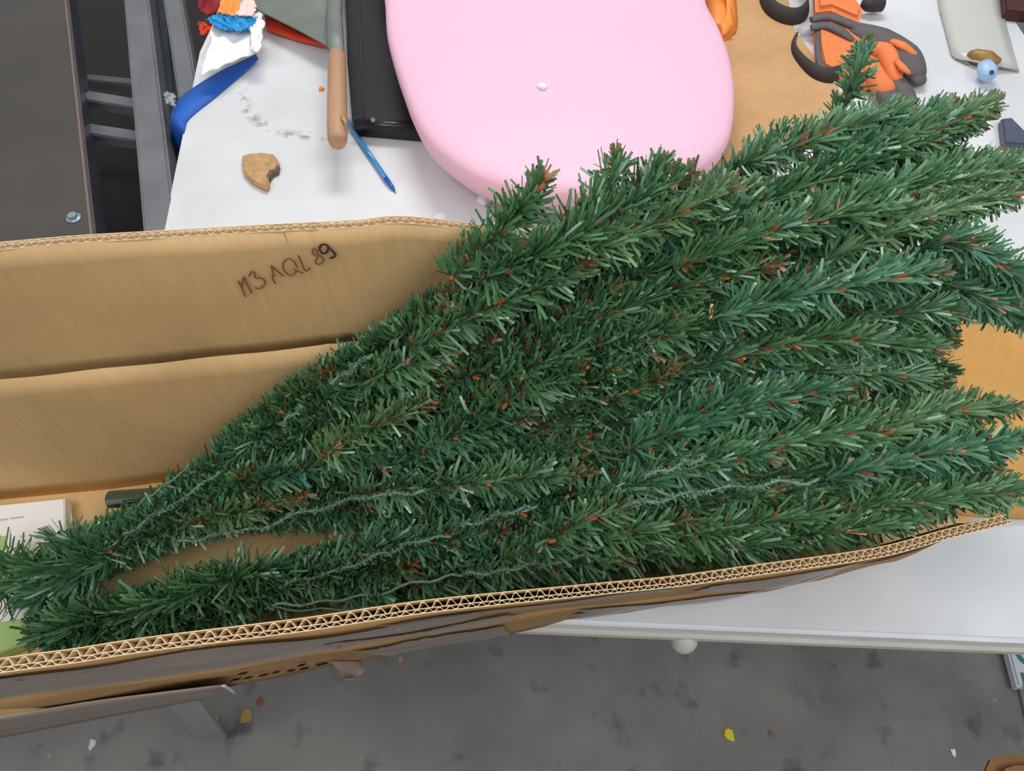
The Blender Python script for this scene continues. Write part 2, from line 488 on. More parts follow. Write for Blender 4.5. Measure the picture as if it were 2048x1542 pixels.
# bolt on the board
bp_ = W(148, 437, TB)
bm = bmesh.new(); bmesh.ops.create_cone(bm, cap_ends=True, segments=6, radius1=.0075, radius2=.0065, depth=.006)
bmesh.ops.create_cone(bm, cap_ends=True, segments=12, radius1=.010, radius2=.010, depth=.0015, matrix=Matrix.Translation((0, 0, -.003)))
me = bpy.data.meshes.new('bolt'); bm.to_mesh(me); bm.free()
me.transform(Matrix.Translation(bp_ + Vector((0, 0, .004))))
link('bolt', me, mat('zinc', srgb(190, 205, 214), .25, metal=.8), tr)
# near end rail and splayed leg
la, lb = W(366, 1396, TB + .012), W(424, 1478, 1.455)
lv = [la + Vector((-.017, 0, 0)), la + Vector((.013, 0, 0)), lb + Vector((.026, 0, 0)), lb + Vector((-.030, 0, 0))]
lv += [p + Vector((0, .006, 0)) for p in lv]
link('leg', mesh('leg', lv, [(0, 1, 2, 3), (7, 6, 5, 4), (0, 4, 5, 1), (1, 5, 6, 2), (2, 6, 7, 3), (3, 7, 4, 0)]), M['leg_paint'], tr)
link('leg', tube('leg', [Vector((-1.25, .35, 0)), Vector((-1.25, .35, ztop - .02))], .02, 4), M['steel'], tr)
link('leg', tube('leg', [Vector((-1.2, 1.4, 0)), Vector((-1.2, 1.4, ztop - .02))], .02, 4), M['steel'], tr)

# ------------------------------------------------------------------ cardboard box
TH = 0.007
box = empty('cardboard_box', Vector((-.1, .28, TABLE_Z)))
tag(box, 'long open corrugated cardboard box holding the folded green tree sections', 'box')
Z = lambda b: CAM.z - b
def interp(tab, s):
    xs = [t[0] for t in tab]
    return [float(np.interp(s, xs, [t[k] for t in tab])) for k in range(1, len(tab[0]))]
def smooth_tab(tab, n=200):
    pts = catmull([Vector(t) for t in tab], 12)
    return [tuple(p) for p in pts]
# near side: rim, crease, bottom as (x, y, z) paths, shared by parameter s
def near_rim_px():
    pix = [(-420, 1378, .372), (0, 1318, .372), (150, 1298, .373), (300, 1275, .376), (600, 1238, .388), (761, 1214, .397), (900, 1196, .405),
           (1200, 1167, .436), (1346, 1153, .455), (1500, 1132, .470), (1748, 1097, .497), (1894, 1059, .515), (2012, 1030, .528)]
    return [W(*p) for p in pix]
rimN = catmull(near_rim_px(), 10)
def resample(pts, step):
    L_ = [0]
    for i in range(1, len(pts)): L_.append(L_[-1] + (pts[i] - pts[i - 1]).length)
    n = int(L_[-1] / step)
    out = []
    for k in range(n + 1):
        s = L_[-1] * k / n
        out.append(Vector([float(np.interp(s, L_, [p[a] for p in pts])) for a in range(3)]))
    return out, L_[-1]
rimN, lenN = resample(rimN, 0.0078 / 8)
def tdir(pts, i):
    d = pts[min(i + 6, len(pts) - 1)] - pts[max(i - 6, 0)]
    return d.normalized()
# outward horizontal normals (towards the camera side)
def side_frame(pts, sign):
    out = []
    for i in range(len(pts)):
        t = tdir(pts, i)
        n = Vector((t.y, -t.x, 0)).normalized() * sign
        out.append(n)
    return out
nN = side_frame(rimN, 1)
def crease_near(x):   # y, z of the outer crease line below the near flap
    return (float(np.interp(x, [-.8, -.3, -.186, -.1385, 0, .2, .45], [.030, .1147, .130, .143, .170, .208, .288])),
            float(np.interp(x, [-.8, -.3, 0, .2, .45], [Z(.49), Z(.49), Z(.515), Z(.56), Z(.60)])))
def bottom_near(x):
    return (float(np.interp(x, [-.8, -.45, -.252, -.159, -.119, -.0625, .0295, .05, .18, .30, .42, .47], [.058, .129, .1685, .188, .1976, .2074, .222, .2275, .247, .268, .296, .325])), TABLE_Z)
def near_profile(p):
    """points going down the inner face from the rim point p"""
    xs = p.x
    cy, cz = crease_near(xs)
    by, bz = bottom_near(xs)
    rows = []
    for k in range(7):
        t = k / 6
        rows.append(Vector((xs, p.y + (cy - p.y) * t, p.z + (cz - p.z) * t)))
    rows[-1].y += 0.0015
    for k in range(1, 7):
        t = k / 6
        rows.append(Vector((xs, cy + (by - cy) * t, cz + (bz - cz) * t)))
    return rows
sub = list(range(0, len(rimN), 6))
if sub[-1] != len(rimN) - 1: sub.append(len(rimN) - 1)
inner_cols = [near_profile(rimN[i] ) for i in sub]
# dents in the outer liner
def dent(p):
    return Vector((0, 0.0012 * math.sin(p.x * 23) + 0.0008 * math.sin(p.x * 61 + p.z * 40), 0))
inn = [[c[k] for c in inner_cols] for k in range(13)]
outr = [[c[k] + nN[sub[j]] * (TH - .0004) + (dent(c[k]) if k > 0 else Vector()) for j, c in enumerate(inner_cols)] for k in range(13)]
FL = 6
link('near_flap', join('near_flap', [sheet('a', inn[:FL + 1], .0004), sheet('b', outr[:FL + 1], .0004)]), M['card_out_shade'], box)
link('near_wall', join('near_wall', [sheet('a', inn[FL:], .0004), sheet('b', outr[FL:], .0004)]), M['card_out_shade'], box)

def fluting(name, rim, nrm, inner_side_first, depth, down):
    """open double wall corrugation seen on a cut rim: big flute, middle liner, small flute"""
    V, Fc = [], []
    def ribbon(offs, thick=.00045, depth=depth):
        base = len(V); n = len(offs)
        for i in offs:
            idx, d = i
            p = rim[idx] + nrm[idx] * d
            q = rim[idx] + nrm[idx] * (d + thick)
            dn = down(idx) * depth
            V.extend([p, q, p + dn, q + dn])
        for k in range(n - 1):
            a = base + 4 * k; b_ = a + 4
            Fc.append((a, b_, b_ + 1, a + 1)); Fc.append((a, a + 2, b_ + 2, b_)); Fc.append((a + 1, b_ + 1, b_ + 3, a + 3))
    n = len(rim)
    big0, big1 = .0004, .0040
    sm0, sm1 = .0044, .0063
    tri = lambda x, k: (lambda s: math.copysign(min(1, abs(s) * k), s))(math.sin(x))
    ribbon([(i, (big0 + big1) / 2 + (big1 - big0) / 2 * tri(2 * math.pi * i / 8.0, 1.25)) for i in range(n)], .0006)
    ribbon([(i, .0041) for i in range(n)], .0004)
    ribbon([(i, (sm0 + sm1) / 2 + (sm1 - sm0) / 2 * tri(2 * math.pi * i / 6.3 + 1, 1.2)) for i in range(n)], .0004)
    for d in (-.0004, .0066):
        ribbon([(i, d) for i in range(n)], .0005, .0006)
    # dark floor of the flutes is the real depth: strips run 14 mm down
    return mesh(name, V, Fc)
def dn_near(i):
    c = near_profile(rimN[i]); return (c[6] - c[0]).normalized()
me = fluting('rim_fluting', rimN, nN, True, .014, dn_near)
me.transform(Matrix.Translation((0, 0, .0004)))
fo = link('rim_fluting', me, M['flute'], box); tag(fo, label='pale double row of open flutes along the near rim', kind='stuff')

# far side
farpix = [(-420, 530, .330), (-100, 507, .335), (0, 500, .338), (150, 487, .341), (300, 478, .343), (500, 466, .346), (700, 456, .350), (850, 450, .354)]
rimF = [Vector((-.80, .285, Z(.326)))] + [W(*p) for p in farpix]
rimF += [Vector((.06, .398, Z(.395))), Vector((.16, .420, Z(.465))), Vector((.30, .447, Z(.53))), Vector((.46, .475, Z(.59)))]
rimF, lenF = resample(catmull(rimF, 10), 0.0078 / 8)
nF = side_frame(rimF, -1)
def far_crease(x):
    return Vector((x, float(np.interp(x, [-.80, -.413, -.156, .3, .5], [.296, .346, .382, .448, .475])), float(np.interp(x, [-.7, -.05, .3], [Z(.486), Z(.488), Z(.60)]))))
def far_bottom(x):
    return Vector((x, float(np.interp(x, [-.80, -.539, -.422, .3, .5], [.318, .346, .359, .470, .52])), TABLE_Z + .006))
def far_profile(p, x):
    c, b_ = far_crease(x), far_bottom(x)
    rows = []
    for k in range(9):
        t = k / 8
        q = p.lerp(c, t)
        # crushed creases in the flap near the handwriting
        q.y += 0.0009 * math.exp(-((x + .135) / .004) ** 2) + 0.0007 * math.exp(-((x + .155) / .003) ** 2)
        q.y += 0.0005 * math.sin(x * 70)
        rows.append(q)
    rows[-1].y += .0012
    rows[-1].z += .0
    for k in range(1, 9):
        t = k / 8
        q = c.lerp(b_, t)
        q.y += 0.002 * math.sin(x * 14 + 1) * math.sin(t * math.pi)
        q.y += 0.0022 * math.exp(-((t - .45) / .035) ** 2) * (1 if -.36 < x < -.2 else 0) * math.sin((x + .36) / .16 * math.pi)
        rows.append(q)
    return rows
subF = list(range(0, len(rimF), 3))
colsF = [far_profile(rimF[i], rimF[i].x) for i in subF]
inF = [[c[k] for c in colsF] for k in range(17)]
ouF = [[c[k] + nF[subF[j]] * (TH - .0004) for j, c in enumerate(colsF)] for k in range(17)]
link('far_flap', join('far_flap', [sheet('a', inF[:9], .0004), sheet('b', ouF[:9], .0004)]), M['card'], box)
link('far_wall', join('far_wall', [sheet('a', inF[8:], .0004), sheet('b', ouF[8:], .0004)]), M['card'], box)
me = fluting('rim_fluting', rimF, nF, True, .014, lambda i: (far_crease(rimF[i].x) - rimF[i]).normalized())
me.transform(Matrix.Translation((0, 0, .0006)))
fo = link('rim_fluting', me, M['flute'], box); tag(fo, label='pale double row of open flutes along the far rim', kind='stuff')

# bottom panel, left end wall, right end flap lying open on the table
xs = [-.78 + i * .0628 for i in range(21)]
rows = [[Vector((x, bottom_near(x)[0] + (far_bottom(x).y - bottom_near(x)[0]) * t, TABLE_Z + .0065)) for x in xs] for t in (0, .25, .5, .75, 1)]
link('bottom_panel', sheet('bottom_panel', rows, .006, False), M['card'], box)
pl = [Vector((-.74, .10, TABLE_Z + .007)), Vector((-.74, .318, TABLE_Z + .007))]
link('end_wall', sheet('end_wall', [[pl[0], pl[1]], [pl[0] + Vector((0, -.03, .30)), pl[1] + Vector((0, -.01, .30))]], .007, False), M['card'], box)
ef = []
for t in [i / 10 for i in range(11)]:
    row = []
    for (u, dz) in ((0, .0), (.02, .010), (.06, .018), (.12, .019), (.3, .016), (.6, .012), (1, .009)):
        a = W(1886, 610, .69).lerp(W(1860, 1030, .70), t)
        c = W(2300, 560, .69).lerp(W(2120, 1035, .70), t)
        p = a.lerp(c, u); p.z = TABLE_Z + dz - .004
        row.append(p)
    ef.append(row)
link('end_flap', sheet('end_flap', ef, .004), M['card_flap'], box)

# packing tape strips on the near outer side
def tape_strip(x0, x1, k0, k1, ragged=0.0, off=.0009):
    """patch over the outer near face between profile rows k0..k1 (0 rim, 6 crease, 12 bottom)"""
    rows = []
    n = 40
    for a in range(7):
        row = []
        for j in range(n + 1):
            x = x0 + (x1 - x0) * j / n
            i = min(range(0, len(rimN), 6), key=lambda q: abs(rimN[q].x - x))
            pr = near_profile(Vector((x, float(np.interp(x, RX, RY)), float(np.interp(x, RX, RZ)))))
            kk = k0 + (k1 - k0) * a / 6
            if ragged and a == 6: kk += ragged * (random.random() - .5)
            if ragged and a == 0: kk += ragged * .4 * (random.random() - .5)
            k_ = int(min(11.999, max(0, kk))); fr = min(12, max(0, kk)) - k_
            p = pr[k_].lerp(pr[k_ + 1], fr)
            xo = 0
            if ragged and j in (0, n): xo = .006 * (random.random() - .5) * 2
            p = p + nN[i] * (TH + off) + Vector((xo, 0, 0)) + dent(p)
            row.append(p)
        rows.append(row)
    return sheet('tape', rows, 0)
RX = [p.x for p in rimN]; RY = [p.y for p in rimN]; RZ = [p.z for p in rimN]
for (x0, x1, k0, k1, rg, of) in ((-.74, -.26, .5, 2.1, .1, .0016), (-.29, -.02, .7, 2.6, .2, .0020), (-.74, -.10, 2.5, 5.5, .12, .0018), (-.115, .0, 3.2, 5.6, .5, .0022),
                                 (-.115, -.005, 7.0, 11.2, .8, .0018), (-.07, .10, .5, 1.6, .3, .0016), (.13, .33, .4, 4.2, .3, .0016), (.05, .28, 6.8, 10.5, .3, .0016)):
    link('tape_strip', tape_strip(x0, x1, k0, k1, rg, of), M['tape'], box)
# wide worn grey strip stuck over the foot of the near wall, its cut end standing off
rows = []
for a_ in range(6):
    t = a_ / 5; row = []
    xe = -.212 + (-.2518 + .212) * t
    for j in range(31):
        x = -.78 + (xe + .78) * j / 30
        pr = near_profile(Vector((x, float(np.interp(x, RX, RY)), float(np.interp(x, RX, RZ)))))
        kk = 8.0 + (12.0 - 8.0) * t
        k_ = min(11, int(kk)); p = pr[k_].lerp(pr[k_ + 1], kk - k_)
        row.append(p + Vector((.0006, -1, 0)) * (TH + .0022 + .003 * (j / 30) ** 6))
    rows.append(row)
link('foot_strip', sheet('foot_strip', rows, .0012), M['rail_warm'], box)
rows2 = [[r_[-1] + Vector((-.0004, -.0008, .0002)), r_[-1] + Vector((.0022, .0002, .0002))] for r_ in rows]
link('strip_end', sheet('strip_end', rows2, .0006), M['carton_white'], box)
# loose curled tape tongue
tp = [W(690, 1320, .62), W(702, 1338, .615), W(698, 1352, .61), W(700, 1358, .60)]
rows = [[p + Vector((w * s, 0, 0)) for s in (-1, -.3, .3, 1)] for p, w in zip(catmull(tp, 3), [.013, .012, .012, .011, .010, .009, .006, .005, .004, .003])]
link('tape_tail', sheet('tape_tail', rows, .0003), M['tape'], box)

# faded print on the outer wall (illegible dashes)
def on_outer(px, py):
    """point on the outer near wall seen at px,py"""
    best = None
    for kk in range(30, 120):
        k = kk / 10
        for_x = None
        lo, hi = -.6, .4
        # search x so that projection matches px
        for _ in range(18):
            mid = (lo + hi) / 2
            pr = near_profile(Vector((mid, float(np.interp(mid, RX, RY)), float(np.interp(mid, RX, RZ)))))
            k_ = int(min(11.999, k)); p = pr[k_].lerp(pr[k_ + 1], k - k_)
            p.y -= TH
            q = project(p)
            if q[0] < px: lo = mid
            else: hi = mid
        e = abs(q[1] - py)
        if best is None or e < best[0]: best = (e, p.copy())
    return best[1]
def project(p):
    d = p - CAM
    x = d.x; y = d.y * SP + d.z * CP; z = d.y * CP - d.z * SP
    return (1024 + F * x / z, 771 - F * y / z)
pm = []
for (x, y, l) in ((462, 1356, 20), (490, 1352, 16), (519, 1347, 18), (546, 1341, 14), (575, 1338, 16), (600, 1334, 18), (632, 1326, 24), (478, 1343, 18), (596, 1327, 16)):
    a, c = on_outer(x, y), on_outer(x + l, y - l * .16)
    u = Vector((0, -.002, .0040)); o_ = Vector((0, -.0016, 0))
    pm.append(mesh('d', [a - u + o_, c - u + o_, c + u + o_, a + u + o_], [(0, 1, 2, 3)]))
for m_ in pm: link('printed_mark', m_, M['print'], box)

# handwriting "M3 AQL 89" on the inside of the far flap
RXF = [p.x for p in rimF]
def flap_pt(px, py):
    """point just in front of the far flap plane seen at px,py"""
    d = W(px, py, 1.0) - CAM
    lo, hi = .2, .7
    for _ in range(40):
        k = (lo + hi) / 2
        p = CAM + d * k
        ry = float(np.interp(p.x, RXF, [q.y for q in rimF])); rz = float(np.interp(p.x, RXF, [q.z for q in rimF]))
        c = far_crease(p.x)
        t = (rz - p.z) / (rz - c.z)
        y = ry + (c.y - ry) * t
        if p.y > y: hi = k
        else: lo = k
    return CAM + d * (lo - .003)
S = 240 / 2048
hw = lambda pts: [(460 + x * S, 470 + y * S) for x, y in pts]
strokes = [
 ([(140, 780), (200, 900), (270, 1060)], 0), ([(200, 900), (240, 710)], 0), ([(240, 710), (300, 850), (370, 1000)], 0),
 ([(330, 710), (370, 630), (420, 650), (440, 735), (540, 735), (600, 800), (570, 880), (480, 915), (430, 890)], 0),
 ([(700, 520), (735, 640), (730, 740), (780, 840)], 0), ([(700, 520), (800, 610), (915, 705)], 0), ([(735, 690), (790, 690)], 0),
 ([(1150, 560), (1080, 440), (985, 410), (915, 480), (920, 590), (1000, 680), (1090, 670), (1150, 590)], 0), ([(1080, 580), (1160, 620), (1250, 650)], 0),
 ([(1165, 345), (1220, 470), (1280, 600), (1320, 610), (1370, 560)], 0),
 ([(1520, 370), (1430, 330), (1415, 250), (1470, 245), (1500, 320), (1590, 400), (1590, 460), (1510, 500), (1460, 460), (1500, 380)], 0),
 ([(1690, 220), (1640, 165), (1560, 170), (1530, 240), (1580, 310), (1650, 300), (1690, 230), (1790, 320), (1780, 370), (1700, 400)], 1),
]
for k in (0, 1):
    ms = []
    for pts, dark in strokes:
        if dark != k: continue
        w = .0015 if not k else .0019
        path = catmull([flap_pt(x, y) for x, y in hw(pts)], 4)
        V, Fc = [], []
        for i, p in enumerate(path):
            d = (path[min(i + 1, len(path) - 1)] - path[max(i - 1, 0)]).normalized()
            s = d.cross(Vector((0, -1, 0))).normalized() * w * .5
            V += [p - s, p + s]
        for i in range(len(path) - 1): Fc.append((2 * i, 2 * i + 1, 2 * i + 3, 2 * i + 2))
        ms.append(mesh('s', V, Fc))
    hwo = link('handwriting', join('handwriting', ms), M['ink_dark'] if k else M['ink'], box)
    if k: hwo['label'] = 'darker pen digit 9'

# ------------------------------------------------------------------ cardboard sheet behind
cs = [W(1180, -60, .703), W(1565, -60, .703), W(1590, 60, .703), W(1692, 196, .703), W(1560, 330, .703), W(1180, 420, .703)]
o = link('cardboard_sheet', prism('cardboard_sheet', cs, TABLE_Z + .0005, TABLE_Z + .006, .001), M['card_sheet'])
tag(o, 'flat tan cardboard sheet lying on the table right of the pink seat', 'cardboard')

# ------------------------------------------------------------------ pink seat
out = [(768, -10), (774, 70), (788, 130), (806, 185), (827, 240), (855, 287), (895, 325), (942, 357), (1000, 380), (1060, 393), (1130, 398),
       (1240, 395), (1345, 372), (1420, 330), (1458, 280), (1468, 205), (1460, 130), (1440, 70), (1408, -5)]
SB = .630
op = [W(x, y, SB) for x, y in out]
op += [Vector((.36, 1.42, Z(SB))), Vector((.25, 1.56, Z(SB))), Vector((.05, 1.62, Z(SB))), Vector((-.15, 1.55, Z(SB))), Vector((-.25, 1.42, Z(SB)))]
oc = catmull(op, 4, True)
cc = sum(oc, Vector()) / len(oc)
prof = [(.78, TABLE_Z + .0222), (.80, TABLE_Z + .033), (.93, TABLE_Z + .036), (.982, Z(SB) - .024), (.996, Z(SB) - .012), (1.0, Z(SB) - .002), (.998, Z(SB) + .004), (.985, Z(SB) + .010), (.955, Z(SB) + .014),
        (.88, Z(SB) + .0165), (.6, Z(SB) + .018), (.3, Z(SB) + .0185), (.05, Z(SB) + .0185)]
rows = []
for s, z in prof:
    rows.append([Vector((cc.x + (p.x - cc.x) * s, cc.y + (p.y - cc.y) * s, z)) for p in oc + [oc[0]]])
me = sheet('seat', rows, 0)
bm = bmesh.new(); bm.from_mesh(me); bmesh.ops.remove_doubles(bm, verts=bm.verts, dist=1e-5)
bmesh.ops.holes_fill(bm, edges=[e for e in bm.edges if e.is_boundary]); bmesh.ops.recalc_face_normals(bm, faces=bm.faces)
bm.to_mesh(me); bm.free(); me.polygons.foreach_set('use_smooth', [True] * len(me.polygons))
seat = link('seat_cushion', me, M['pink']); tag(seat, 'round pale pink padded vinyl seat lying on the white table', 'seat')

def chip(name, px, py, b, r, h, m, label, cat, n=6, seed=1, group=None, spiky=.3):
    rd = random.Random(seed)
    c = W(px, py, b)
    poly = []
    for i in range(n):
        a = 2 * math.pi * i / n + rd.random() * .4
        rr = r * (1 - spiky * rd.random())
        poly.append((c.x + rr * math.cos(a), c.y + rr * math.sin(a)))
    o = link(name, prism(name, poly, c.z, c.z + h, h * .2), m)
    return tag(o, label, cat, group)
chip('foam_chip', 1085, 176, SB - .0182, .008, .005, M['white'], 'tiny white foam chip resting on the pink seat', 'scrap', 5, 3)
chip('white_cube', 970, 405, CAM_H, .012, .014, M['white'], 'small white plastic block at table beside the pink seat and tree tip', 'scrap', 4, 5, spiky=.05)
chip('white_clip', 1121, 412, CAM_H, .009, .006, M['white'], 'small white plastic piece between tree tips just below the pink seat', 'scrap', 5, 8)
chip('paper_scrap', 880, 434, CAM_H, .011, .0012, M['white'], 'thin white paper sliver on the table behind the box rim', 'scrap', 4, 9)

# ------------------------------------------------------------------ cork chunk
ck = [(488, 322), (500, 317), (527, 315), (550, 318), (560, 333), (556, 350), (545, 352), (539, 363), (541, 376), (537, 386), (524, 381), (505, 370), (491, 354), (487, 338)]
ce = empty('cork_piece', W(520, 345)); tag(ce, 'broken tan cork chunk on the white table near the box', 'cork')
link('cork_body', prism('cork_body', [W(x, y) for x, y in ck], TABLE_Z, TABLE_Z + .010, .002, 2), M['cork'], ce)
link('dark_edge', prism('dark_edge', [W(x, y) for x, y in ((537, 352), (546, 345), (561, 338), (559, 351), (548, 355), (541, 366), (536, 366))], TABLE_Z, TABLE_Z + .0085, .001), M['cork_dark'], ce)

# ------------------------------------------------------------------ trowel, red strip, binder, pen
tw = empty('trowel', W(660, 100)); tag(tw, 'pointing trowel with round wooden handle and grey smeared blade', 'trowel')
bl = [(500, -60), (498, 8), (528, 26), (600, 62), (655, 92), (668, 80), (682, 60), (692, -60)]
link('blade', prism('blade', [W(x, y, .672) for x, y in bl], Z(.674), Z(.672), .0006), M['blade'], tw)
link('tang', tube('tang', [W(672, -60, .662), W(668, 20, .660), W(670, 70, .652), W(674, 112, .645)], [.011, .013, .014, .012], 10, .6), M['blade'], tw)
hp = [W(674, 106, .645).lerp(W(675, 286, .650), t) for t in (0, .03, .1, .3, .6, .85, .96, 1.0)]
link('handle', tube('handle', hp, [.0105, .0128, .0137, .0140, .0146, .0146, .0138, .0115], 20), M['wood'], tw)
link('handle_nick', tube('handle_nick', [W(684, 232, .634), W(692, 246, .634)], [.003, .002], 8, .4), M['cork'], tw)

rs = [(530, 22), (560, 38), (610, 62), (648, 84), (652, 93), (640, 90), (590, 78), (533, 58)]
o = link('red_scraper', prism('red_scraper', [W(x, y, .70) for x, y in rs], Z(.705), Z(.694), .002), M['red'])
tag(o, 'bright red plastic strip sticking out from under the trowel blade', 'scraper')

bi = empty('black_binder', W(760, 100)); tag(bi, 'glossy black ring binder under the pink seat beside the trowel', 'binder')
bpoly = [(690, -60), (694, 120), (704, 240), (716, 252), (860, 264), (900, 200), (860, -60)]
link('cover', prism('cover', [W(x, y, .688) for x, y in bpoly], TABLE_Z + .001, Z(.688), .003, 3), M['dark'], bi)
link('spine_roll', tube('spine_roll', [W(712, 247, .687), W(770, 252, .687), W(850, 256, .687)], .0085, 12), M['dark'], bi)
link('rivet', tube('rivet', [W(746, 240, .679), W(746, 240, .677)], .0035, 10), M['steel'], bi)
link('stitch_groove', tube('stitch_groove', [W(716, -50, .687), W(722, 110, .687), W(728, 236, .687)], .0018, 6), M['strap_black'], bi)

pen = empty('blue_pen', W(745, 320)); tag(pen, 'translucent blue ballpoint pen lying on the table below the binder', 'pen')
pa, pb_ = W(690, 236, CAM_H - .0045), W(772, 358, CAM_H - .0045)
link('barrel', tube('barrel', [pa, pb_], .0042, 6), M['pen'], pen)
link('tip_cone', tube('tip_cone', [pb_, W(784, 374, CAM_H - .004), W(789, 382, CAM_H - .002)], [.0044, .0032, .0012], 10), M['pen_cap'], pen)
link('point', tube('point', [W(789, 382, CAM_H - .002), W(792, 387, CAM_H - .001)], [.001, .0005], 8), M['steel'], pen)
link('ink_tube', tube('ink_tube', [pa + Vector((0, 0, .0001)), pb_], .0015, 6), M['pen_cap'], pen)
chip('yellow_stub', 643, 180, CAM_H, .006, .004, M['orange'], 'tiny yellow and white stub beside the trowel handle', 'scrap', 5, 12)

# ------------------------------------------------------------------ packet with torn foil
pk = empty('snack_packet', W(465, 80)); tag(pk, 'crumpled white foil packet with torn cyan band at the table corner', 'packet')
def crumple(name, quad, b0, amp, n, seed, thick=.0012):
    rd = np.random.default_rng(seed)
    ph = rd.random(6) * 6
    rows = []
    for i in range(n + 1):
        row = []
        for j in range(n + 1):
            u, v = i / n, j / n
            x = (quad[0][0] * (1 - u) + quad[1][0] * u) * (1 - v) + (quad[3][0] * (1 - u) + quad[2][0] * u) * v
            y = (quad[0][1] * (1 - u) + quad[1][1] * u) * (1 - v) + (quad[3][1] * (1 - u) + quad[2][1] * u) * v
            x += 2.0 * math.sin(v * 19 + ph[0]) * (1 if i in (0, n) else .2)
            y += 2.0 * math.sin(u * 23 + ph[1]) * (1 if j in (0, n) else .2)
            h = amp * (math.sin(u * 9 + ph[2] + v * 3) * math.sin(v * 8 + ph[3]) + .15 * math.sin(u * 31 + v * 12 + ph[4]) + .05 * rd.standard_normal())
            b = b0 - h * .5
            if isinstance(b0, (list, tuple)): pass
            row.append(W(x, y, b))
        rows.append(row)
    return sheet(name, rows, thick)
link('wrapper', crumple('wrapper', [(430, 36), (524, 24), (520, 100), (400, 150)], .672, .010, 16, 3), M['paper'], pk)
link('wrapper_fold', crumple('wrapper_fold', [(500, 34), (530, 40), (520, 104), (500, 100)], .664, .012, 10, 5), M['paper'], pk)
link('foil_band', crumple('foil_band', [(412, 38), (440, 24), (476, 62), (436, 56)], .660, .008, 10, 7), M['cyan'], pk)
link('foil_band', crumple('foil_band', [(440, 26), (514, 34), (500, 58), (470, 62)], .659, .008, 10, 8), M['cyan'], pk)
link('orange_flap', crumple('orange_flap', [(452, -40), (500, -40), (470, 32), (436, 24)], .655, .008, 10, 9), M['orange'], pk)
link('peach_flap', crumple('peach_flap', [(500, -20), (512, 10), (508, 32), (470, 30)], .654, .006, 8, 10), M['peach'], pk)
o = link('orange_wrapper', crumple('orange_wrapper', [(395, 42), (432, 48), (428, 64), (402, 72)], .72, .010, 8, 11), M['red'])
tag(o, 'small crumpled orange wrapper bit left of the white packet', 'wrapper')
o = link('red_cloth', crumple('red_cloth', [(392, -60), (456, -60), (440, 34), (396, 20)], .70, .02, 12, 13, .003), M['red_dark'])
tag(o, 'dark red cloth bundle at top left behind the packet', 'cloth')

# blue webbing strap over the table edge
ea = [(512, 108), (470, 128), (440, 142), (400, 166), (366, 190), (348, 212), (341, 238), (342, 272), (347, 312), (352, 352)]
eb = [(516, 116), (492, 140), (462, 166), (427, 196), (396, 220), (374, 241), (368, 262), (364, 290), (360, 322), (357, 354)]
bb = [.700, .7035, .7055, .706, .706, .706, .708, .740, .780, .830]
ca_, cb_ = catmull([W(x, y, b) for (x, y), b in zip(ea, bb)], 4), catmull([W(x, y, b) for (x, y), b in zip(eb, bb)], 4)
rows = [ca_, [a.lerp(b, .5) for a, b in zip(ca_, cb_)], cb_]
o = link('blue_strap', sheet('blue_strap', rows, .0018), M['blue']); tag(o, 'bright blue webbing strap draped over the left table edge', 'strap')
me = crumple('clear_scrap', [(326, 182), (352, 188), (350, 214), (332, 206)], .698, .012, 6, 21, .0004)
tag(link('clear_scrap', me, M['clear']), 'crinkled clear plastic scrap beside the blue strap fold', 'scrap')

# ------------------------------------------------------------------ orange loop, straps, gloves, bag
def ribbon(name, pts, height, thick, m, lean=0.0):
    cp = catmull(pts, 6)
    lo, hi = [], []
    for i, p in enumerate(cp):
        d = (cp[min(i + 1, len(cp) - 1)] - cp[max(i - 1, 0)]); d.z = 0; d.normalize()
        s = Vector((-d.y, d.x, 0))
        h = height[0] + (height[1] - height[0]) * i / (len(cp) - 1) if isinstance(height, tuple) else height
        l = lean[0] + (lean[1] - lean[0]) * i / (len(cp) - 1) if isinstance(lean, tuple) else lean
        lo.append(p); hi.append(p + Vector((0, 0, h * math.cos(l))) + s * h * math.sin(l))
    mid = [a.lerp(b, .5) for a, b in zip(lo, hi)]
    return sheet(name, [lo, mid, hi], thick)
ZB = .702
ot = empty('orange_ribbon', W(1440, 50, ZB)); tag(ot, 'orange folded ribbon loop poking out right of the pink seat', 'ribbon')
link('outer_fold', ribbon('outer_fold', [W(1390, -30, ZB), W(1462, -20, ZB), W(1475, 30, ZB), W(1472, 62, ZB), W(1445, 82, ZB), W(1420, 60, ZB)], .030, .0012, M['orange'], -.9), M['orange'], ot)
link('inner_fold', sheet('inner_fold', [[W(1395, -20, .69), W(1430, -20, .688), W(1460, 5, .69)], [W(1415, 20, .686), W(1440, 15, .682), W(1466, 28, .69)], [W(1435, 62, .69), W(1450, 50, .69), W(1474, 50, .697)], [W(1442, 78, .70), W(1455, 76, .70), W(1472, 64, .70)]], .001), M['orange'], ot)

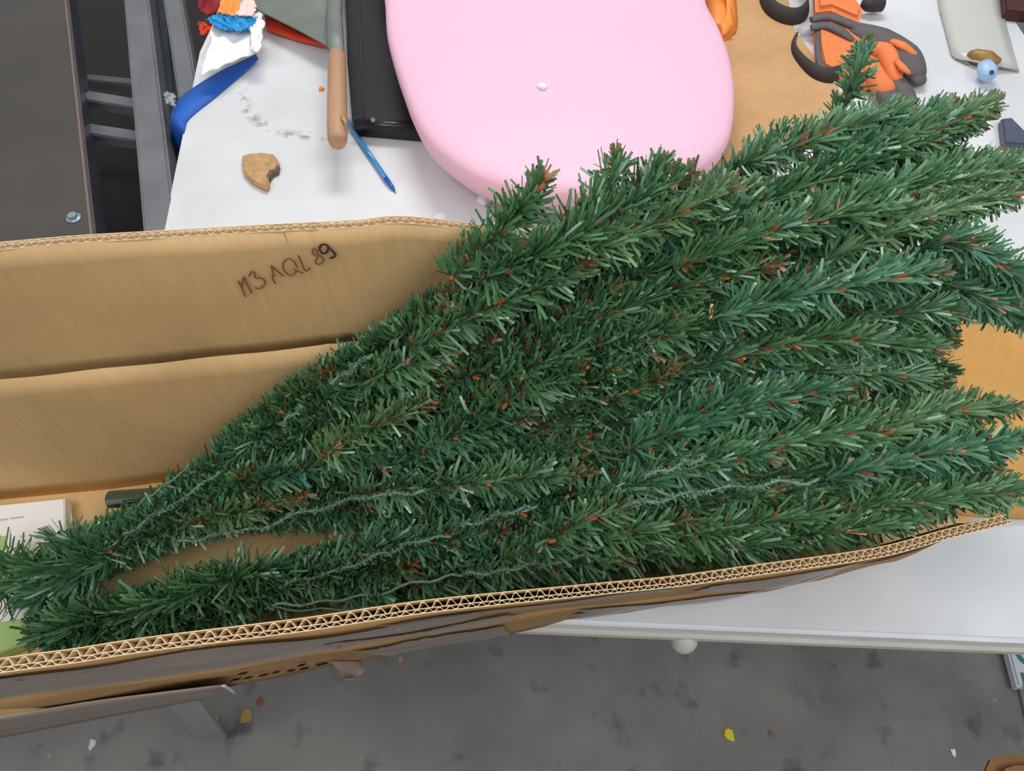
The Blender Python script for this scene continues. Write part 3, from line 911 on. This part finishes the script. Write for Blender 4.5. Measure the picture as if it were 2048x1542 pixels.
s1 = empty('black_strap', W(1565, 20, ZB)); tag(s1, 'black elastic strap loop at top edge left of the orange gloves', 'strap')
ring = [W(1524, -40, ZB), W(1518, -5, ZB), W(1530, 25, ZB), W(1560, 45, ZB), W(1592, 50, ZB), W(1613, 38, ZB), W(1618, 10, ZB), W(1600, -20, ZB), W(1560, -50, ZB)]
link('band', ribbon('band', ring, (.022, .034), .002, M['strap_black'], .35), M['strap_black'], s1)
link('buckle', prism('buckle', [W(x, y, .695) for x, y in ((1594, 58), (1625, 38), (1634, 44), (1632, 62), (1604, 66))], Z(.70), Z(.692), .002), M['clear'], s1)
s2 = [W(1592, 66, ZB), W(1583, 85, ZB), (W(1584, 106, ZB)), W(1600, 132, ZB), W(1626, 156, ZB), W(1660, 166, ZB), W(1700, 158, ZB)]
o = link('black_strap', ribbon('black_strap', s2, (.004, .028), .002, M['strap_black'], .5), M['strap_black'])
tag(o, 'lower dark strap loop curling below the buckle beside the glove', 'strap')

def glove(name, label, palm, fingers, parts, b0):
    g = empty(name, W(palm[0][0], palm[0][1], b0)); tag(g, label, 'glove', None)
    return g
gl = empty('work_glove', W(1740, 110, .70)); tag(gl, 'orange and dark grey work glove with fingers pointing at the tree', 'glove')
def fing(name, pts, rad, m, flat=.6, seg=12):
    cp = catmull([W(*p) for p in pts], 4)
    n = len(cp)
    r = [float(np.interp(i / (n - 1), np.linspace(0, 1, len(rad)), rad)) for i in range(n)]
    # rounded end
    d = (cp[-1] - cp[-2]).normalized()
    e = r[-1]
    cp += [cp[-1] + d * e * .5, cp[-1] + d * e * .8, cp[-1] + d * e * .98]
    r += [e * .85, e * .55, e * .12]
    return link(name, tube(name, cp, r, seg, flat), m, gl)
link('palm', prism('palm', [W(x, y, .688) for x, y in ((1632, 50), (1660, 40), (1700, 50), (1740, 70), (1770, 90), (1790, 130), (1770, 165), (1740, 165), (1700, 150), (1660, 140), (1642, 130), (1634, 90))], TABLE_Z + .001, Z(.686), .007, 3), M['orange_glove'], gl)
fing('grey_finger', [(1708, 60, .690), (1760, 78, .685), (1806, 108, .686), (1826, 140, .69)], [.018, .026, .028, .022], M['grey_glove'])
fing('grey_fingertip', [(1822, 135, .690), (1836, 158, .695)], [.018, .014], M['grey_glove'])
fing('orange_patch', [(1782, 82, .672), (1806, 92, .670), (1828, 108, .675)], [.006, .009, .006], M['orange_glove'])
fing('orange_patch', [(1794, 122, .669), (1806, 136, .669), (1816, 144, .672)], [.005, .007, .005], M['orange_glove'])
fing('orange_finger', [(1742, 98, .682), (1770, 104, .680), (1782, 130, .682), (1790, 158, .688)], [.012, .015, .015, .012], M['orange_glove'], .9)
fing('grey_fingertip', [(1792, 162, .690), (1808, 184, .694), (1816, 198, .697)], [.014, .016, .014], M['grey_glove'])
fing('orange_finger', [(1740, 130, .684), (1752, 155, .685), (1768, 178, .688)], [.013, .016, .017], M['orange_glove'], .9)
fing('grey_fingertip', [(1768, 182, .690), (1786, 202, .694), (1800, 214, .697)], [.017, .018, .015], M['grey_glove'])
fing('grey_band', [(1622, 40, .688), (1655, 34, .684), (1695, 46, .682), (1730, 62, .684)], [.007, .009, .010, .010], M['grey_glove'])
fing('grey_band', [(1622, 56, .688), (1652, 52, .683), (1680, 62, .682), (1702, 78, .684)], [.007, .009, .010, .006], M['grey_glove'])
fing('grey_band', [(1640, 50, .69), (1636, 90, .692), (1640, 125, .692), (1652, 140, .69)], [.005, .005, .006, .008], M['grey_glove'])
g2 = link('orange_glove_cuff', prism('orange_glove_cuff', [W(x, y, .684) for x, y in ((1627, -50), (1630, 26), (1660, 22), (1700, 40), (1718, 46), (1725, 20), (1700, -10), (1690, -50))], TABLE_Z + .012, Z(.676), .007, 3), M['orange_glove'])
tag(g2, 'bright orange glove cuff above the first glove at the top edge', 'glove')
o = link('rubber_plug', tube('rubber_plug', [W(1722, 8, .69), W(1735, 10, .69), (W(1745, 9, .69)), W(1764, 8, .69), W(1768, 8, .69)], [.006, .011, .013, .013, .008], 14), M['strap_black'])
tag(o, 'small black rubber plug on the table at the top edge right of gloves', 'plug')

bg = empty('plastic_bag', W(1950, 70)); tag(bg, 'clear plastic bag holding a brass fitting at the top right', 'bag')
bq = [(1872, -60), (1880, 20), (1906, 114), (1938, 128), (1990, 140), (2036, 140), (2010, 40), (1990, -60)]
rows = []
for t in [i / 8 for i in range(9)]:
    row = []
    for u in [i / 6 for i in range(7)]:
        L_ = (float(np.interp(t, [0, .4, 1], [1872, 1882, 1908])), float(np.interp(t, [0, .4, 1], [-60, 20, 116])))
        R_ = (float(np.interp(t, [0, .5, 1], [1990, 2008, 2038])), float(np.interp(t, [0, .5, 1], [-60, 30, 140])))
        row.append(W(L_[0] * (1 - u) + R_[0] * u, L_[1] * (1 - u) + R_[1] * u, CAM_H - .004 - .008 * math.sin(u * math.pi) * (1 + .3 * math.sin(t * 9))))
    rows.append(row)
link('film', sheet('film', rows, .0005), M['bag'], bg)
link('seam', tube('seam', [W(1872, -60, .706), W(1882, 20, .706), W(1907, 112, .706), W(1938, 128, .706)], .0028, 8, .4), M['bag_edge'], bg)
link('seam', tube('seam', [W(2000, 136, .706), W(2020, 138, .706), W(2038, 142, .706)], .003, 8, .4), M['bag_edge'], bg)
bf = empty('brass_fitting', W(1970, 118)); tag(bf, 'brass fitting with pale blue cap at the mouth of the plastic bag', 'fitting')
link('brass_body', tube('brass_body', [W(1938, 108, .698), W(1948, 112, .697), W(1975, 118, .697), W(1996, 128, .697)], [.006, .012, .014, .009], 8), M['brass'], bf)
link('cap', tube('cap', [W(1971, 128, .688), W(1974, 140, .690), W(1976, 152, .692), W(1977, 158, .694)], [.012, .0155, .013, .008], 12, .8), M['pale_blue'], bf)
link('cap_hole', tube('cap_hole', [W(1983, 144, .675), W(1984, 146, .674)], .0035, 10), M['slate'], bf)
o = link('brown_case', prism('brown_case', [W(x, y, .69) for x, y in ((2006, -40), (2012, 20), (2100, 30), (2100, -40))], TABLE_Z, Z(.69), .002), M['brown'])
tag(o, 'dark brown case at the extreme top right corner', 'case')
o = link('slate_case', prism('slate_case', [W(x, y, .695) for x, y in ((2004, 236), (2024, 234), (2080, 290), (2010, 285))], TABLE_Z, Z(.695), .002), M['slate'])
tag(o, 'slate blue plastic case on the table behind the tree at right', 'case')

# ------------------------------------------------------------------ floor things
def floor_chip(name, px, py, r, m, label, seed, h=.006):
    rd = random.Random(seed); c = W(px, py, CAM.z)
    poly = []
    for i in range(8):
        a = 2 * math.pi * i / 8
        rr = r * (.6 + .5 * rd.random())
        poly.append((c.x + rr * math.cos(a) * .8, c.y + rr * math.sin(a) * 1.1))
    o = link(name, prism(name, poly, .0, h, h * .3), m); tag(o, label, 'scrap')
floor_chip('yellow_scrap', 1458, 1471, .013, M['yellow'], 'bright yellow plastic scrap on the grey floor', 3)
floor_chip('rust_scrap', 1541, 1466, .006, M['rust'], 'small rust orange crumb right of the yellow scrap', 4, .003)
floor_chip('ochre_scrap', 493, 1434, .014, M['ochre'], 'ochre smear of debris on floor below the box print', 5, .002)
floor_chip('tan_scrap', 431, 1442, .010, M['wood'], 'small tan wood crumb beside the trolley leg', 6)
floor_chip('pink_scrap', 520, 1404, .010, M['rust'], 'faint reddish crumb on the floor below the cardboard box edge', 7, .002)
floor_chip('white_scrap', 1906, 1505, .007, M['white'], 'small white crumb on the floor near the brown stool', 8, .003)
floor_chip('paper_crumb', 185, 1488, .010, M['carton_white'], 'pale paper crumb on floor at lower left', 9, .002)
floor_chip('pale_scrap', 802, 1318, .008, M['wood'], 'pale pinkish chip on floor under the box tape tail', 10, .002)
ca = empty('white_carton', W(2060, 1340, 1.45)); tag(ca, 'flat white carton with green lettering on the floor at the right edge', 'carton')
link('carton_body', prism('carton_body', [W(x, y, 1.43) for x, y in ((2000, 1240), (2036, 1374), (2300, 1374), (2300, 1240))], .006, CAM.z - 1.43, .004), M['carton_white'], ca)
link('carton_base', prism('carton_base', [W(x, y, 1.452) for x, y in ((2008, 1240), (2038, 1374), (2056, 1450), (2290, 1450), (2290, 1240))], 0, .0058, .001), M['steel'], ca)
fc = bpy.data.curves.new('lettering', 'FONT'); fc.body = 'OL'; fc.size = .075; fc.extrude = .0006
fo_ = bpy.data.objects.new('lettering_src', fc)
dgm = bpy.context.evaluated_depsgraph_get()
COL.objects.link(fo_); bpy.context.view_layer.update()
lm = bpy.data.meshes.new_from_object(fo_.evaluated_get(bpy.context.evaluated_depsgraph_get()))
bpy.data.objects.remove(fo_)
a_, c_ = W(2016, 1262, 1.43), W(2037, 1340, 1.43)
ang = math.atan2((c_ - a_).y, (c_ - a_).x)
lm.transform(Matrix.Translation(a_ + Vector((.002, 0, .0015))) @ Matrix.Rotation(ang, 4, 'Z') @ Matrix.Scale(1.15, 4))
link('lettering', lm, M['green_letter'], ca)
stl = empty('brown_stool', W(2060, 1560, .95)); tag(stl, 'corner of a rounded brown wooden stool at the bottom right', 'stool')
pc = [(2200, 1700), (2000, 1700), (1986, 1600), (1982, 1540), (1992, 1516), (2020, 1508), (2200, 1500)]
link('seat', prism('seat', [W(x, y, .95) for x, y in pc], Z(.98), Z(.95), .012, 4), M['wood_brown'], stl)
sc_ = W(2090, 1600, .95)
for dx, dy in ((-.02, .0), (.04, .0), (.04, -.05), (-.02, -.05)):
    link('leg', tube('leg', [(sc_.x + dx, sc_.y + dy, 0), (sc_.x + dx, sc_.y + dy, Z(.98))], .008, 8), M['wood_brown'], stl)

# ------------------------------------------------------------------ leaflets in the box
lf = empty('instruction_leaflet', W(60, 1120, .69)); tag(lf, 'white and green folded instruction leaflet at left in the box', 'leaflet')
LB = .684
q = [(-260, 1050), (0, 1010), (129, 997), (132, 1218), (0, 1244), (-260, 1290)]
link('white_panel', prism('white_panel', [W(x, y, LB) for x, y in q], Z(.700), Z(LB), .001), M['paper'], lf)
q = [(-260, 1291), (0, 1245), (132, 1219), (120, 1262), (0, 1305), (-260, 1360)]
link('green_panel', prism('green_panel', [W(x, y, LB + .002) for x, y in q], Z(.700), Z(LB + .002), .001), M['paper_green'], lf)
ms = []
for (x, y, l) in ((-8, 1041, 24), (20, 1037, 28), (-6, 1075, 18), (40, 1073, 10)):
    a, c = W(x, y, LB - .0003), W(x + l, y - l * .12, LB - .0003)
    u = Vector((0, .0009, 0))
    ms.append(mesh('d', [a - u, c - u, c + u, a + u], [(0, 1, 2, 3)]))
link('printed_lines', join('printed_lines', ms), M['grey_print'], lf)
q = [(-10, 1078), (12, 1072), (12, 1100), (-10, 1104)]
link('green_patch', prism('green_patch', [W(x, y, LB - .0002) for x, y in q], Z(LB), Z(LB - .0004)), M['paper_green'], lf)

# ------------------------------------------------------------------ artificial tree sections
def lin(c): return np.array(srgb(*c)[:3])
GREENS = [lin((84, 130, 84)), lin((92, 138, 94)), lin((102, 146, 106)), lin((80, 134, 100)), lin((110, 144, 96)), lin((70, 116, 74))]
PALE = [lin((176, 204, 180)), lin((140, 178, 156))]
TEAL = [lin((70, 150, 150))]
BROWN = [lin((228, 124, 68)), lin((232, 154, 118)), lin((200, 110, 68)), lin((214, 108, 86))]
OLIVE = [lin((126, 118, 76))]

def needles_mesh(name, path, dens, length, seed, brown=.035, tipbrown=True, wid=.0023, tilt=(35, 92), shade=1.0, spread=1.0, up_bias=.0):
    r = np.random.default_rng(seed)
    P = np.array([list(p) for p in path]); n = len(P)
    seg = np.linalg.norm(np.diff(P, axis=0), axis=1); cum = np.concatenate([[0], np.cumsum(seg)])
    Ltot = cum[-1]
    N = int(Ltot * 1000 * dens)
    s = np.sort(r.random(N)) * Ltot
    base = np.stack([np.interp(s, cum, P[:, k]) for k in range(3)], 1)
    i = np.clip(np.searchsorted(cum, s) - 1, 0, n - 2)
    T = (P[i + 1] - P[i]) / np.maximum(seg[i], 1e-9)[:, None]
    up = np.array([0, 0, 1.0])
    A = np.cross(T, up); A /= np.linalg.norm(A, axis=1)[:, None]
    B = np.cross(A, T)
    # clumps: azimuth bias drifts slowly along the stem so needles comb together
    drift = np.sin(s * 60 + r.random() * 6) * .8
    phi = r.random(N) * 2 * np.pi
    phi = phi + .5 * np.sin(phi * 2 + drift)
    isb = r.random(N) < brown * 1.25
    phi = np.where(isb, np.pi / 2 + r.uniform(-1.2, 1.2, N), phi)
    rad = A * np.cos(phi)[:, None] + B * np.sin(phi)[:, None]
    th = np.radians(r.uniform(tilt[0], tilt[1], N))
    th = np.clip(th + .25 * np.sin(s * 90 + phi * 2 + r.random() * 6), .3, 1.6)
    ft = s / Ltot
    ln = length * r.uniform(.75, 1.1, N) * np.clip(1.15 - .55 * np.clip((ft - .75) / .25, 0, 1), .3, 1.2)
    if tipbrown:
        isb |= (ft > .955) & (r.random(N) < .45)
    # brown ones sit in rows on the upper side, short and stubby
    ln = np.where(isb, ln * r.uniform(.3, .6, N), ln)
    D = T * np.cos(th)[:, None] + rad * np.sin(th)[:, None]
    D += r.standard_normal((N, 3)) * .17
    D[:, 2] += up_bias
    D /= np.linalg.norm(D, axis=1)[:, None]
    bend = T * (ln * .22 * r.uniform(-.2, 1.2, N))[:, None] + r.standard_normal((N, 3)) * (ln * .05)[:, None]
    mid = base + D * (ln * .5)[:, None]
    tip = base + D * (ln)[:, None] + bend
    w = np.where(isb, wid * 1.2, wid * r.uniform(.75, 1.2, N))
    side = np.cross(D, rad + r.standard_normal((N, 3)) * .5); side /= np.linalg.norm(side, axis=1)[:, None] + 1e-9
    side = side * (w * .5)[:, None]
    V = np.empty((N, 6, 3))
    V[:, 0] = base - side * .7; V[:, 1] = base + side * .7
    V[:, 2] = mid - side; V[:, 3] = mid + side
    V[:, 4] = tip - side * .85; V[:, 5] = tip + side * .85
    idx = (np.arange(N) * 6)[:, None]
    Q1 = idx + np.array([0, 1, 3, 2]); Q2 = idx + np.array([2, 3, 5, 4])
    Fq = np.concatenate([Q1, Q2], 1).reshape(-1, 4)
    me = bpy.data.meshes.new(name)
    me.vertices.add(N * 6); me.vertices.foreach_set('co', V.reshape(-1))
    nf = len(Fq)
    me.loops.add(nf * 4); me.polygons.add(nf)
    me.loops.foreach_set('vertex_index', Fq.reshape(-1).astype(np.int32))
    me.polygons.foreach_set('loop_start', (np.arange(nf) * 4).astype(np.int32))
    me.update(calc_edges=True)
    G = np.array(GREENS)
    basec = G[r.integers(0, len(G))]
    c = basec * .6 + G[r.integers(0, len(G), N)] * .4
    c = c * r.uniform(.75, 1.25, N)[:, None]
    pk_ = r.random(N) < .03 + .10 * (np.sin(s * 37 + r.random() * 6) > .93)  # random dusty pale needles; the clusters paint reflected streaks into the tint
    c[pk_] = np.array(PALE)[r.integers(0, 2, pk_.sum())]
    tk = r.random(N) < .004
    c[tk] = TEAL[0]
    if tipbrown:
        ol = (ft > .9) & (r.random(N) < .6); c[ol] = OLIVE[0] * r.uniform(.6, 1.3, ol.sum())[:, None]
    c[isb] = np.array(BROWN)[r.integers(0, len(BROWN), isb.sum())] * r.uniform(.75, 1.2, isb.sum())[:, None]
    c = c * shade
    col = np.ones((N, 6, 4)); col[:, :, :3] = c[:, None, :]
    at = me.color_attributes.new('tint', 'FLOAT_COLOR', 'POINT')
    at.data.foreach_set('color', col.reshape(-1))
    me.polygons.foreach_set('use_smooth', [True] * nf)
    return me

seedc = [100]
def branch(parent, pts, dens=3.6, length=.019, brown=.035, tip=True, stem=.0012, **kw):
    seedc[0] += 1
    path = catmull(pts, 5)
    st_ = link('branch', tube('branch', path, stem, 5), M['wire'], parent)
    nm = link('needles', needles_mesh('needles', path, dens, length, seedc[0], brown, tip, **kw), M['needles'], st_)
    nm['kind'] = 'stuff'
    return st_

def guide(G, u, t):
    """interpolate guide polylines G[k] = list of (px,py,b)"""
    n = len(G) - 1
    x = u * n; k = min(n - 1, int(x)); f = x - k
    m = len(G[0]) - 1
    y = t * m; j = min(m - 1, max(0, int(y))); g = y - j
    def at(Gk):
        p = [Vector(q) for q in Gk]
        p0 = p[max(0, j - 1)]; p1 = p[j]; p2 = p[j + 1]; p3 = p[min(m, j + 2)]
        return 0.5 * ((2 * p1) + (p2 - p0) * g + (2 * p0 - 5 * p1 + 4 * p2 - p3) * g * g + (3 * p1 - p0 - 3 * p2 + p3) * g ** 3)
    return at(G[k]).lerp(at(G[k + 1]), f)

GA = [[(90, 1128, .64), (390, 960, .59), (640, 760, .475), (880, 590, .385), (1120, 470, .350), (1450, 385, .36), (1880, 285, .40)],
      [(90, 1135, .65), (440, 975, .57), (750, 810, .48), (1000, 680, .42), (1300, 560, .38), (1600, 450, .38), (1980, 340, .42)],
      [(90, 1145, .65), (470, 1005, .58), (800, 890, .51), (1100, 780, .45), (1400, 650, .41), (1680, 560, .41), (1960, 470, .45)],
      [(90, 1155, .655), (470, 1025, .60), (800, 965, .54), (1080, 890, .49), (1350, 800, .455), (1620, 700, .45), (1870, 640, .49)],
      [(90, 1165, .66), (440, 1040, .61), (740, 1040, .57), (1030, 965, .52), (1290, 880, .49), (1550, 790, .48), (1830, 740, .53)]]
GB = [[(60, 1262, .63), (330, 1186, .62), (600, 1135, .60), (900, 1045, .55), (1250, 900, .49), (1600, 820, .49), (1940, 820, .53)],
      [(70, 1265, .63), (330, 1205, .62), (620, 1150, .60), (950, 1090, .55), (1280, 980, .50), (1620, 895, .50), (2000, 870, .54)],
      [(80, 1270, .63), (340, 1220, .63), (650, 1160, .61), (1000, 1120, .56), (1300, 1045, .53), (1650, 985, .52), (2010, 950, .55)],
      [(100, 1278, .64), (360, 1238, .64), (700, 1180, .62), (1000, 1155, .58), (1300, 1115, .55), (1650, 1065, .54), (2000, 1010, .56)]]

def fan(parent, G, count, seed, low=0.0, dens=3.6, tmin=0.0, lenr=(.14, .30), jit=14, brown=.035, shade=1.0):
    r = random.Random(seed)
    for c in range(count):
        u = (c + r.random()) / count
        u = (u * 7.13 + r.random() * .1) % 1.0
        t1 = tmin + (1.0 - tmin) * (1 - (1 - ((c * .618 + r.random() * .3) % 1.0)) ** 1.25)
        t1 = max(.12, t1)
        L_ = r.uniform(*lenr)
        t0 = max(0.0, t1 - L_)
        du = r.uniform(-.10, .10)
        pts = []
        jx, jy = r.uniform(-jit, jit), r.uniform(-jit, jit)
        lift = r.uniform(-.006, .010)
        for k in range(5):
            f = k / 4
            uu = min(1, max(0, u + du * (f - .3)))
            g = guide(G, uu, t0 + (t1 - t0) * f)
            g.x += jx * f; g.y += jy * f + 4 * math.sin(f * 5 + jx)
            b = g.z + low + (1 - f) * .018 - lift
            pts.append(W(g.x, g.y, min(b, .685)))
        branch(parent, pts, dens, r.uniform(.016, .021), brown, True, shade=shade)

tA = empty('artificial_tree_section', W(300, 1080, .70)); tag(tA, 'upper folded green artificial fir section fanning out over the box end', 'tree', 'folded artificial tree sections')
tB = empty('artificial_tree_section', W(300, 1240, .70)); tag(tB, 'lower folded green artificial fir section along the near box wall', 'tree', 'folded artificial tree sections')

# trunk poles
link('trunk_pole', tube('trunk_pole', [W(222, 999, .650), W(420, 985, .63), W(1000, 820, .56), W(1700, 600, .52)], .0086, 16), M['green_pipe'], tA)
link('trunk_pole', tube('trunk_pole', [W(330, 1232, .655), W(900, 1130, .62), W(1700, 980, .60)], .0088, 16), M['green_pipe'], tB)
link('pole_end', tube('pole_end', [W(222, 999, .650), W(220, 999, .650)], .0065, 16), M['near_black'], tA)

# under layers first, then the top layer
fan(tA, GA, 44, 11, low=.065, dens=2.6, tmin=.15, lenr=(.2, .36), brown=.02)
fan(tA, GA, 104, 12, low=.018, dens=3.4, tmin=.05)
fan(tB, GB, 18, 21, low=.05, dens=2.6, tmin=.15, lenr=(.2, .36), brown=.02)
fan(tB, GB, 66, 22, low=.012, dens=3.4, tmin=.06)

# individually traced branches of the upper section
TA = [
 [(1650, 330, .40), (1680, 235, .375), (1708, 165, .35), (1728, 82, .335)],
 [(1440, 440, .385), (1620, 370, .375), (1800, 300, .385), (1975, 232, .40)],
 [(1560, 470, .39), (1720, 400, .385), (1880, 350, .40), (2010, 320, .42)],
 [(1400, 400, .40), (1480, 350, .385), (1540, 300, .375), (1562, 262, .37)],
 [(1110, 480, .36), (1180, 420, .345), (1220, 370, .335), (1234, 322, .33)],
 [(900, 560, .38), (980, 480, .355), (1050, 410, .335), (1088, 352, .325)],
 [(960, 560, .37), (1100, 500, .350), (1250, 420, .340), (1390, 345, .335)],
 [(1060, 560, .375), (1180, 500, .36), (1330, 440, .35), (1470, 370, .345)],
 [(1200, 450, .36), (1270, 400, .35), (1310, 350, .34), (1328, 328, .335)],
 [(1480, 330, .37), (1600, 290, .36), (1700, 255, .36), (1830, 225, .37)],
 [(820, 700, .43), (920, 640, .41), (1040, 590, .385), (1180, 520, .36)],
 [(650, 800, .49), (760, 750, .46), (850, 720, .445), (900, 700, .435)],
 [(640, 920, .52), (720, 870, .50), (800, 830, .485), (860, 800, .475)],
 [(880, 880, .50), (960, 830, .48), (1060, 780, .455), (1170, 735, .44)],
 [(1000, 760, .45), (1200, 690, .43), (1380, 660, .42), (1500, 640, .42)],
 [(1060, 700, .44), (1240, 620, .41), (1420, 560, .40), (1560, 530, .395)],
 [(1420, 640, .41), (1600, 590, .40), (1760, 560, .41), (1880, 540, .43)],
 [(1350, 540, .385), (1520, 470, .375), (1700, 430, .38), (1850, 430, .40)],
 [(1650, 520, .41), (1780, 460, .40), (1880, 420, .41), (2060, 380, .44)],
 [(1820, 520, .43), (1900, 480, .42), (1980, 520, .44), (2060, 580, .47)],
 [(1880, 640, .49), (1960, 600, .50), (2020, 590, .51), (2070, 600, .52)],
 [(1500, 700, .45), (1640, 680, .45), (1780, 690, .47), (1880, 700, .49)],
 [(1500, 760, .48), (1640, 740, .48), (1780, 750, .50), (1890, 760, .52)],
 [(700, 990, .56), (900, 970, .52), (1060, 955, .50), (1180, 945, .49)],
 [(760, 940, .53), (900, 880, .50), (1000, 850, .485), (1060, 830, .475)],
 [(200, 1110, .63), (300, 1070, .62), (420, 1040, .60), (540, 1010, .58)],
 [(520, 960, .56), (640, 930, .54), (760, 900, .52), (830, 880, .51)],
 [(1700, 330, .385), (1800, 285, .38), (1900, 245, .385), (1990, 205, .395)],
 [(1780, 400, .40), (1880, 370, .40), (1980, 350, .41), (2060, 330, .43)],
 [(1600, 350, .38), (1700, 310, .375), (1800, 265, .375), (1900, 215, .385)],
 [(1860, 560, .46), (1940, 590, .47), (2010, 620, .49), (2080, 640, .51)],
 [(1700, 640, .46), (1780, 630, .46), (1860, 620, .47), (1910, 620, .48)],
 [(1720, 690, .55), (1800, 715, .555), (1860, 735, .56), (1905, 750, .565)],
 [(1700, 560, .50), (1800, 540, .50), (1880, 560, .51), (1950, 560, .52)],
 [(1720, 650, .53), (1800, 640, .53), (1860, 660, .54), (1900, 680, .55)],
 [(1860, 470, .47), (1920, 520, .49), (1960, 560, .50), (2000, 600, .52)],
 [(1740, 790, .56), (1800, 780, .56), (1850, 780, .57), (1890, 770, .57)],
 [(1330, 850, .47), (1420, 820, .46), (1500, 800, .465), (1580, 790, .475)],
]
for i, t in enumerate(TA):
    branch(tA, [W(*p) for p in t], 4.4, .019 if i else .015, .05, True)
# tufts at the left end of the upper section
for t in [[(150, 1150, .645), (90, 1160, .645), (30, 1180, .645), (-20, 1190, .65)], [(230, 1120, .64), (150, 1090, .635), (110, 1075, .635)],
          [(240, 1110, .64), (180, 1120, .63), (110, 1140, .63), (50, 1130, .635)], [(200, 1130, .64), (120, 1170, .64), (60, 1215, .645)],
          [(150, 1100, .64), (240, 1085, .63), (330, 1040, .615), (400, 1010, .60)], [(60, 1160, .65), (20, 1120, .645), (-30, 1110, .645)]]:
    branch(tA, [W(*p) for p in t], 3.6, .024, .0, False, tilt=(45, 95))
TBl = [
 [(1080, 1090, .52), (1130, 1060, .505), (1200, 1030, .495), (1250, 1010, .49)],
 [(1250, 900, .475), (1400, 850, .465), (1560, 800, .47), (1700, 770, .485)],
 [(1300, 930, .48), (1480, 900, .475), (1650, 870, .48), (1800, 850, .50)],
 [(1700, 900, .50), (1800, 850, .50), (1920, 820, .52), (2030, 820, .54)],
 [(1650, 960, .505), (1800, 920, .505), (1920, 900, .52), (2050, 880, .54)],
 [(1700, 1020, .525), (1850, 1000, .53), (1980, 985, .545), (2080, 985, .56)],
 [(1250, 1080, .535), (1420, 1060, .53), (1560, 1040, .525), (1700, 1020, .525)],
 [(1000, 1120, .55), (1120, 1090, .53), (1260, 1060, .52), (1380, 1040, .515)],
 [(1400, 1100, .54), (1560, 1080, .535), (1700, 1060, .53), (1850, 1035, .54)],
 [(1150, 1010, .505), (1300, 960, .485), (1420, 930, .48), (1560, 900, .475)],
 [(700, 1110, .585), (800, 1085, .57), (900, 1080, .56), (1020, 1060, .545)],
 [(820, 1170, .60), (960, 1150, .57), (1100, 1130, .555), (1260, 1110, .55)],
]
for i, t in enumerate(TBl):
    branch(tB, [W(*p) for p in t], 4.4, .019, .10 if i == 0 else .05, True)
for t in [[(300, 1225, .63), (220, 1235, .63), (140, 1255, .635), (70, 1275, .64)], [(480, 1150, .61), (400, 1180, .615), (320, 1210, .62), (240, 1230, .625)],
          [(300, 1210, .625), (400, 1180, .615), (500, 1150, .605), (560, 1130, .60)], [(330, 1240, .635), (440, 1210, .63), (540, 1180, .62)],
          [(560, 1170, .61), (640, 1150, .60), (740, 1140, .59), (790, 1120, .58)], [(640, 1160, .61), (720, 1170, .60), (770, 1180, .60)],
          [(180, 1260, .64), (280, 1262, .64), (380, 1250, .64), (470, 1230, .635)], [(130, 1230, .64), (220, 1240, .635), (300, 1225, .63)]]:
    branch(tB, [W(*p) for p in t], 3.4, .024, .0, False, tilt=(45, 95))

# bare twisted stems that show pale between the needles
def bare(parent, pts, r0=.0009, fuzz=True):
    pts = [(p[0], p[1], p[2] + .006) for p in pts]
    path = catmull([W(*p) for p in pts], 6)
    for i, p in enumerate(path): path[i] = p + Vector((0, .0016 * math.sin(i * 1.3 + seedc[0]), .0015 * math.sin(i * .9 + seedc[0] * 2)))
    rr = [r0 * (1 + (.35 * abs(math.sin(i * 1.9)) if fuzz else 0)) for i in range(len(path))]
    o = link('bare_stem', tube('bare_stem', path, rr, 6), M['wire_pale'], parent)
    if fuzz:
        nm = link('clipped_tufts', needles_mesh('clipped_tufts', path, 3.2, .0028, seedc[0] + 7000, 0, False, wid=.0012, tilt=(55, 100), shade=1.0), M['wire_pale'], o)
        nm['kind'] = 'stuff'; seedc[0] += 1
    return o
bare(tA, [(350, 1088, .585), (430, 1070, .575), (520, 1055, .565), (640, 1015, .545), (760, 990, .515), (850, 985, .505)])
bare(tA, [(245, 1072, .60), (310, 1030, .585), (370, 995, .57), (440, 940, .555)])
bare(tA, [(262, 1030, .60), (300, 990, .585), (345, 960, .575), (380, 928, .565)], .0009, False)
bare(tA, [(560, 850, .505), (585, 828, .495), (606, 812, .485)])
bare(tA, [(660, 768, .455), (700, 740, .44), (745, 706, .425)])
bare(tA, [(1290, 948, .445), (1350, 935, .445), (1410, 912, .445)])
bare(tB, [(560, 1172, .585), (660, 1145, .575), (760, 1110, .555), (830, 1085, .54), (900, 1070, .53)])
bare(tB, [(575, 1150, .59), (640, 1130, .585), (720, 1105, .575)], .0009, False)
bare(tB, [(545, 1212, .60), (640, 1204, .595), (740, 1190, .585), (860, 1160, .56), (930, 1148, .55)], .0013, False)
bare(tB, [(530, 1217, .62), (640, 1219, .61), (760, 1217, .60)], .0009, False)
bare(tB, [(925, 1150, .54), (1000, 1142, .53), (1080, 1128, .525), (1200, 1110, .52)])
bare(tB, [(920, 1052, .52), (1000, 1030, .505), (1062, 1012, .495)])
bare(tB, [(1180, 1030, .485), (1300, 1003, .475), (1420, 980, .47), (1540, 968, .465), (1640, 962, .465)])
bpy.context.view_layer.update()
